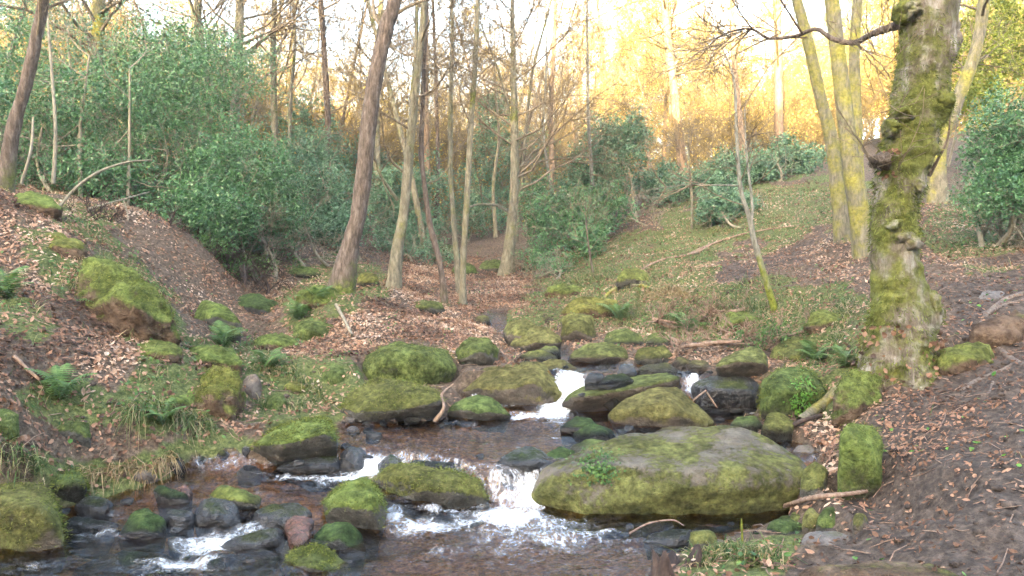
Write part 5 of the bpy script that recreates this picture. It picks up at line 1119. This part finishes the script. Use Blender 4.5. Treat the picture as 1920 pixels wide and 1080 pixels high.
# low green leaves
x, y, z = scatter(110000, -6, 9, 2.6, 17)
md, g_, lt = cover(x, y, z); wet = inpoly(x, y, STREAM); cl = n2(x, y, .4, 3, 95)
k = (~wet) & (rng.random(len(x)) < np.where(g_ > .45, .55, .05) * sstep(-.1, .4, cl) * np.where(md > .5, .25, 1))
x, y, z = x[k], y[k], z[k]; m_ = len(x); nn = gnormal(x, y) + rng.normal(size=(m_, 3)) * .5
obj('ground_ivy', leaf_mesh('ground_ivy', np.stack([x, y, z + rng.uniform(.01, .07, m_)], 1), nn / np.linalg.norm(nn, axis=1)[:, None], rng.uniform(.02, .04, m_), .022, M['groundleaf'], rng), None, (0, 0, 0), 'small green creeping leaves on the slopes', 'plants', kind='stuff')
# moss tufts on green ground
x, y, z = scatter(60000, -5, 4, 2.4, 10)
md, g_, lt = cover(x, y, z); wet = inpoly(x, y, STREAM); cl = n2(x, y, .3, 3, 99)
k = (~wet) & (g_ > .45) & (cl > .0) & (md < .5)
x, y, z = x[k], y[k], z[k]; m_ = len(x); dr = gnormal(x, y) + rng.normal(size=(m_, 3)) * .5
obj('bank_moss', blades_mesh('bank_moss', np.stack([x, y, z - .004], 1), dr, rng.uniform(.012, .03, m_), .005, M['mossblade'], rng, .3), None, (0, 0, 0), 'yellow-green moss cushions on the banks', 'moss', kind='stuff')
# clods and grit on the bare soil
x, y, z = scatter(9000, -5, 5, 2.4, 9); md, g_, lt = cover(x, y, z); k = (~inpoly(x, y, STREAM)) & (rng.random(len(x)) < np.where(md > .5, .55, .10)); x, y, z = x[k], y[k], z[k]
D1, T1 = ico(1); m_ = len(x); sc_ = .006 + .024 * rng.random(m_) ** 3
Vc = D1[None] * (1 + .35 * rng.normal(size=(m_, len(D1), 1)) * .6) * sc_[:, None, None] * np.array([1.2, 1, .7]) + np.stack([x, y, z + sc_ * .2], 1)[:, None]
obj('soil_clods', mesh('soil_clods', Vc.reshape(-1, 3), [(T1[None] + (np.arange(m_) * len(D1))[:, None, None]).reshape(-1, 3)], M['clod']), None, (0, 0, 0), 'loose earth clods and grit on the path', 'soil', kind='stuff')
k = rng.integers(0, m_, 260); pos = np.stack([x[k], y[k], z[k] + .015], 1) + rng.normal(size=(260, 3)) * [.05, .05, .0]; pos[:, 2] = gheight(pos[:, 0], pos[:, 1]) + .012
obj('green_leaf_scraps', leaf_mesh('green_leaf_scraps', pos, gnormal(pos[:, 0], pos[:, 1]) + rng.normal(size=(260, 3)) * .25, rng.uniform(.02, .045, 260), .02, M['clover'], rng), None, (0, 0, 0), 'torn green leaves scattered on the muddy path', 'leaves', kind='stuff')
# small twigs lying about
x, y, z = scatter(2600, -6, 5, 2.4, 11); wet = inpoly(x, y, STREAM); k = ~wet; x, y, z = x[k], y[k], z[k]; tb = Tubes(); gn = gnormal(x, y)
for i in range(len(x)):
    a = rng.uniform(0, 6.28); L = rng.uniform(.05, .22); dv = np.array([math.cos(a), math.sin(a), 0]); dv -= gn[i] * (dv @ gn[i]); b0 = np.array([x[i], y[i], z[i] + .012])
    tb.add([b0, b0 + dv * L * .5 + rng.normal(size=3) * .008, b0 + dv * L], [.0035, .003, .002], 3)
obj('twig_litter', tb.mesh('twig_litter', M['wood_dead']), None, (0, 0, 0), 'thin dead twigs scattered over the banks', 'twigs', kind='stuff')
# hanging dry grass under the bank hump and along the earthy edges
def hanging(label, pxs, n, L, mt, out=(.2, -.8, -.1)):
    pos = []
    for a in range(n):
        i = rng.integers(0, len(pxs) - 1); t = rng.random(); px = pxs[i][0] * (1 - t) + pxs[i + 1][0] * t; py = pxs[i][1] * (1 - t) + pxs[i + 1][1] * t
        pos.append(hit(px + rng.normal() * 6, py + rng.normal() * 5))
    pos = np.array(pos); dr = np.array(out) + rng.normal(size=(n, 3)) * .35 + np.array([0, 0, .35]); b = pos.mean(0)
    obj('hanging_grass', blades_mesh('hanging_grass', pos - b, dr, rng.uniform(.5, 1.2, n) * L, .006, M[mt], rng, 1.6), None, b, label, 'grass', kind='stuff')
hanging('dry grass hanging from the bulging left bank hump', [(145, 500), (200, 560), (250, 600), (310, 620)], 420, .3, 'straw')
hanging('green and dry grass hanging over the stream edge', [(240, 770), (300, 760), (360, 790), (400, 800)], 420, .22, 'grass')
hanging('straw roots trailing from the undercut bank', [(150, 890), (220, 880), (280, 880), (330, 860)], 260, .16, 'straw')
hanging('grass clump sprouting beside the rotten stump', [(1300, 1060), (1340, 1045), (1400, 1040), (1460, 1060)], 520, .14, 'grass', (.0, -.1, .6))
hanging('tufts of grass on the corner above the olive boulder', [(-10, 885), (40, 890), (80, 900)], 220, .16, 'grass', (.1, -.3, .4))
hanging('long grass tuft on the slope near the dead pale sapling', [(1330, 580), (1400, 570), (1440, 600)], 300, .3, 'grass', (-.3, -.4, .4))
hanging('long pale grass on the crest of the green slope', [(1050, 540), (1110, 520), (1150, 510)], 320, .3, 'grass', (-.2, -.4, .5))
hanging('long grass tufts over the right-bank slope', [(1080, 570), (1110, 560), (1180, 600), (1220, 520), (1250, 610), (1400, 530), (1330, 610), (1480, 560), (1540, 610), (1600, 560), (1560, 650)], 1500, .22, 'grass', (-.2, -.4, .4))
hanging('grass on the damp ground at the gully mouth', [(470, 690), (540, 700), (600, 740), (560, 770), (480, 760)], 700, .12, 'grass', (.1, -.3, .5))
hanging('dead rust-coloured bracken above the side pool', [(1210, 560), (1260, 545), (1290, 560)], 320, .3, 'straw', (-.1, -.5, .2))
hanging('dead bracken draped over the long low upstream rock', [(1100, 655), (1140, 648), (1165, 652)], 160, .2, 'straw', (.1, -.8, .2))

# ferns
def frond_mesh():
    L, n = 1.0, 16; V = []; T = []
    c = [np.array([t * L, 0, .30 * math.sin(t * 2.4)]) for t in np.linspace(0, 1, n)]
    for i in range(1, n):
        t = i / n; w = .34 * math.sin(math.pi * (.12 + .88 * t)) + .015
        for s in (-1, 1):
            k = len(V); V += [c[i] + [-.022, 0, 0], c[i] + [.03, 0, 0], c[i] + [.05, s * w, -.05 - .1 * w], c[i] + [-.005, s * w * .6, -.02]]; T += [[k, k + 1, k + 2], [k, k + 2, k + 3]]
    for i in range(n - 1):
        k = len(V); V += [c[i] + [0, .006, 0], c[i] + [0, -.006, 0], c[i + 1] + [0, -.004, 0], c[i + 1] + [0, .004, 0]]; T += [[k, k + 1, k + 2], [k, k + 2, k + 3]]
    return mesh('frond', np.array(V), [np.array(T)], M['fern'], smooth=False, attrs={'rnd': ('FACE', np.random.default_rng(2).random(len(T)))})
FROND = frond_mesh()
for lb, px, py, s in (('fern on the leaf bank above the broken mossy ledge', 112, 755, .26), ('fern under the mossy bank shoulder', 305, 800, .22), ('fern at the foot of the leaning tree, beside a moss cushion', 560, 600, .28), ('fern on the mossy hump below the leaning tree', 590, 575, .24), ('fern in the gully beside the small flat mossy rock', 420, 650, .26), ('fern near the brown stone in the gully mouth', 500, 690, .24),
                      ('fern hanging beside the dark mossy fern-bank rock', 1530, 680, .24), ('fern on the slope under the mossy yellow root', 1290, 625, .3), ('fern beside the holly at the rim of the leaf bank', 10, 560, .26), ('fern by the clover block and the gnarled tree', 1585, 690, .2), ('fern on the green slope above the pale weathered rock', 1160, 600, .28), ('fern in leaf litter below the pale arching bough', 210, 590, .24)):
    b = hit(px, py); root = obj('fern', None, None, b, lb, 'fern'); q = random.Random(px)
    for k in range(8):
        o = obj('frond', FROND, root); o.rotation_euler = (q.uniform(-.2, .2), q.uniform(-.85, -.25), k * .785 + q.uniform(-.3, .3)); o.scale = (s * q.uniform(.7, 1.15),) * 3

# clover and small-leaved plants growing on rocks
from mathutils.bvhtree import BVHTree
def rock_bvh(i):
    ob, X = ROCKS[i]; return BVHTree.FromPolygons([tuple(v) for v in X], [tuple(p.vertices) for p in ob.data.polygons])
def on_rock(bv, px, py):
    h = bv.ray_cast(Vector((0, 0, CAM_H)), Vector(ray(px, py)).normalized()); return (np.array(h[0]), np.array(h[1])) if h[0] else None
def patch(label, ri, cx, cy, rx, ry, n, mt, ls):
    bv = rock_bvh(ri); pos = []; nr = []
    for k in range(n):
        a = rng.normal(size=2) * .5; h = on_rock(bv, cx + a[0] * rx, cy + a[1] * ry)
        if h: pos.append(h[0] + h[1] * rng.uniform(.005, .03)); nr.append(h[1] + rng.normal(size=3) * .5)
    if not pos: return
    pos = np.array(pos); nr = np.array(nr); nr /= np.linalg.norm(nr, axis=1)[:, None]; b = pos.mean(0)
    obj('clover_patch', leaf_mesh('clover_patch', pos - b, nr, rng.uniform(.7, 1.2, len(pos)) * ls, ls * .8, M[mt], rng), None, b, label, 'plant', kind='stuff')
names = {o['label']: i for i, (o, X) in enumerate(ROCKS)}
R_HUGE = 0; R_CLOV = names['bright mossy block with clover growing on its face']
patch('dark green leafy patch on the shoulder of the huge boulder', R_HUGE, 1120, 875, 38, 30, 380, 'groundleaf', .018)
patch('bright green clover patch on the mossy block', R_CLOV, 1503, 745, 24, 40, 260, 'clover', .02)
# moss fur on the nearer rocks
for lb, n, L, mt in (('huge flat-topped brown boulder with olive moss jutting into the lower pool', 0, .0, None), ('rounded moss-backed boulder beside the main spout of falling water', 5000, .018, 'mossblade'), ('pointed bright-green mossy rock with a dark wet foot in the pool', 4000, .018, 'mossblade'), ('wedge-shaped boulder with shaggy green moss above the white rapid', 5000, .03, 'mossblade'),
                     ('round rock with a fuzzy green cap at the pool edge', 3500, .016, 'mossblade'), ('large olive-yellow mossy boulder leaning over the dark left pool', 9000, .018, 'mossblade'), ('bright mossy block with clover growing on its face', 5000, .014, 'mossblade'), ('bulging mossy hump on the left bank above the hanging grass', 6000, .016, 'mossblade'), ('mossy bank shoulder over the stream edge', 4000, .016, 'mossblade'),
                     ('upright mossy end of a buried slab beside the path', 4500, .012, 'mossblade'), ('mossy root-bound block under the gnarled tree', 3000, .014, 'mossblade'), ('mossy block beside the large olive boulder', 3500, .03, 'mossblade'), ('sloping mossy slab boulder above the cobble beach', 5000, .022, 'mossblade'), ('broad green boulder under the leafy mound', 4000, .018, 'mossblade')):
    if not n: continue
    n = int(n * 1.35)
    ob, X = ROCKS[names[lb]]; me = ob.data; pn = np.empty(len(me.polygons) * 3); me.polygons.foreach_get('normal', pn); pn = pn.reshape(-1, 3); pc = np.empty(len(me.polygons) * 3); me.polygons.foreach_get('center', pc); pc = pc.reshape(-1, 3)
    w = (pn[:, 2] > (-.2 if 'allmoss' in me.materials[0].name or 'covered' in me.materials[0].name else .25)) * (fbm(pc / .12, 3, 15) > -.15) * 1.0
    if w.sum() == 0: continue
    k = rng.choice(len(pc), n, p=w / w.sum()); e = np.linalg.norm(X.max(0) - X.min(0)) * .012
    pos = pc[k] + rng.normal(size=(n, 3)) * e - pn[k] * .004; dr = pn[k] + rng.normal(size=(n, 3)) * .6 + np.array([0, 0, -.15])
    o = obj('moss', blades_mesh('moss', pos, dr, rng.uniform(.5, 1.3, n) * L, .0045, M[mt], rng, .4, short=True), ob); o['kind'] = 'stuff'

# ------------------------------------------------------------------ slight valley haze, added mainly to lift the dark tones
HB = np.array([[x, y, z] for z in (-3.0, 38.0) for y in (-108.0, 178.0) for x in (-138.0, 138.0)])
m = bpy.data.materials.new('lifting_haze'); m.use_nodes = True; nt = m.node_tree; nt.nodes.remove(nt.nodes['Principled BSDF'])
pv = nt.nodes.new('ShaderNodeVolumePrincipled'); pv.inputs['Density'].default_value = .0013; pv.inputs['Color'].default_value = (.90, .92, .95, 1)
nt.links.new(pv.outputs[0], nt.nodes['Material Output'].inputs['Volume'])
obj('haze', mesh('haze', HB, [np.array([[0, 2, 3, 1], [4, 5, 7, 6], [0, 1, 5, 4], [2, 6, 7, 3], [0, 4, 6, 2], [1, 3, 7, 5]])], m, smooth=False), kind='stuff', label='faint haze in the wooded valley, added to lift the dark tones', cat='haze')
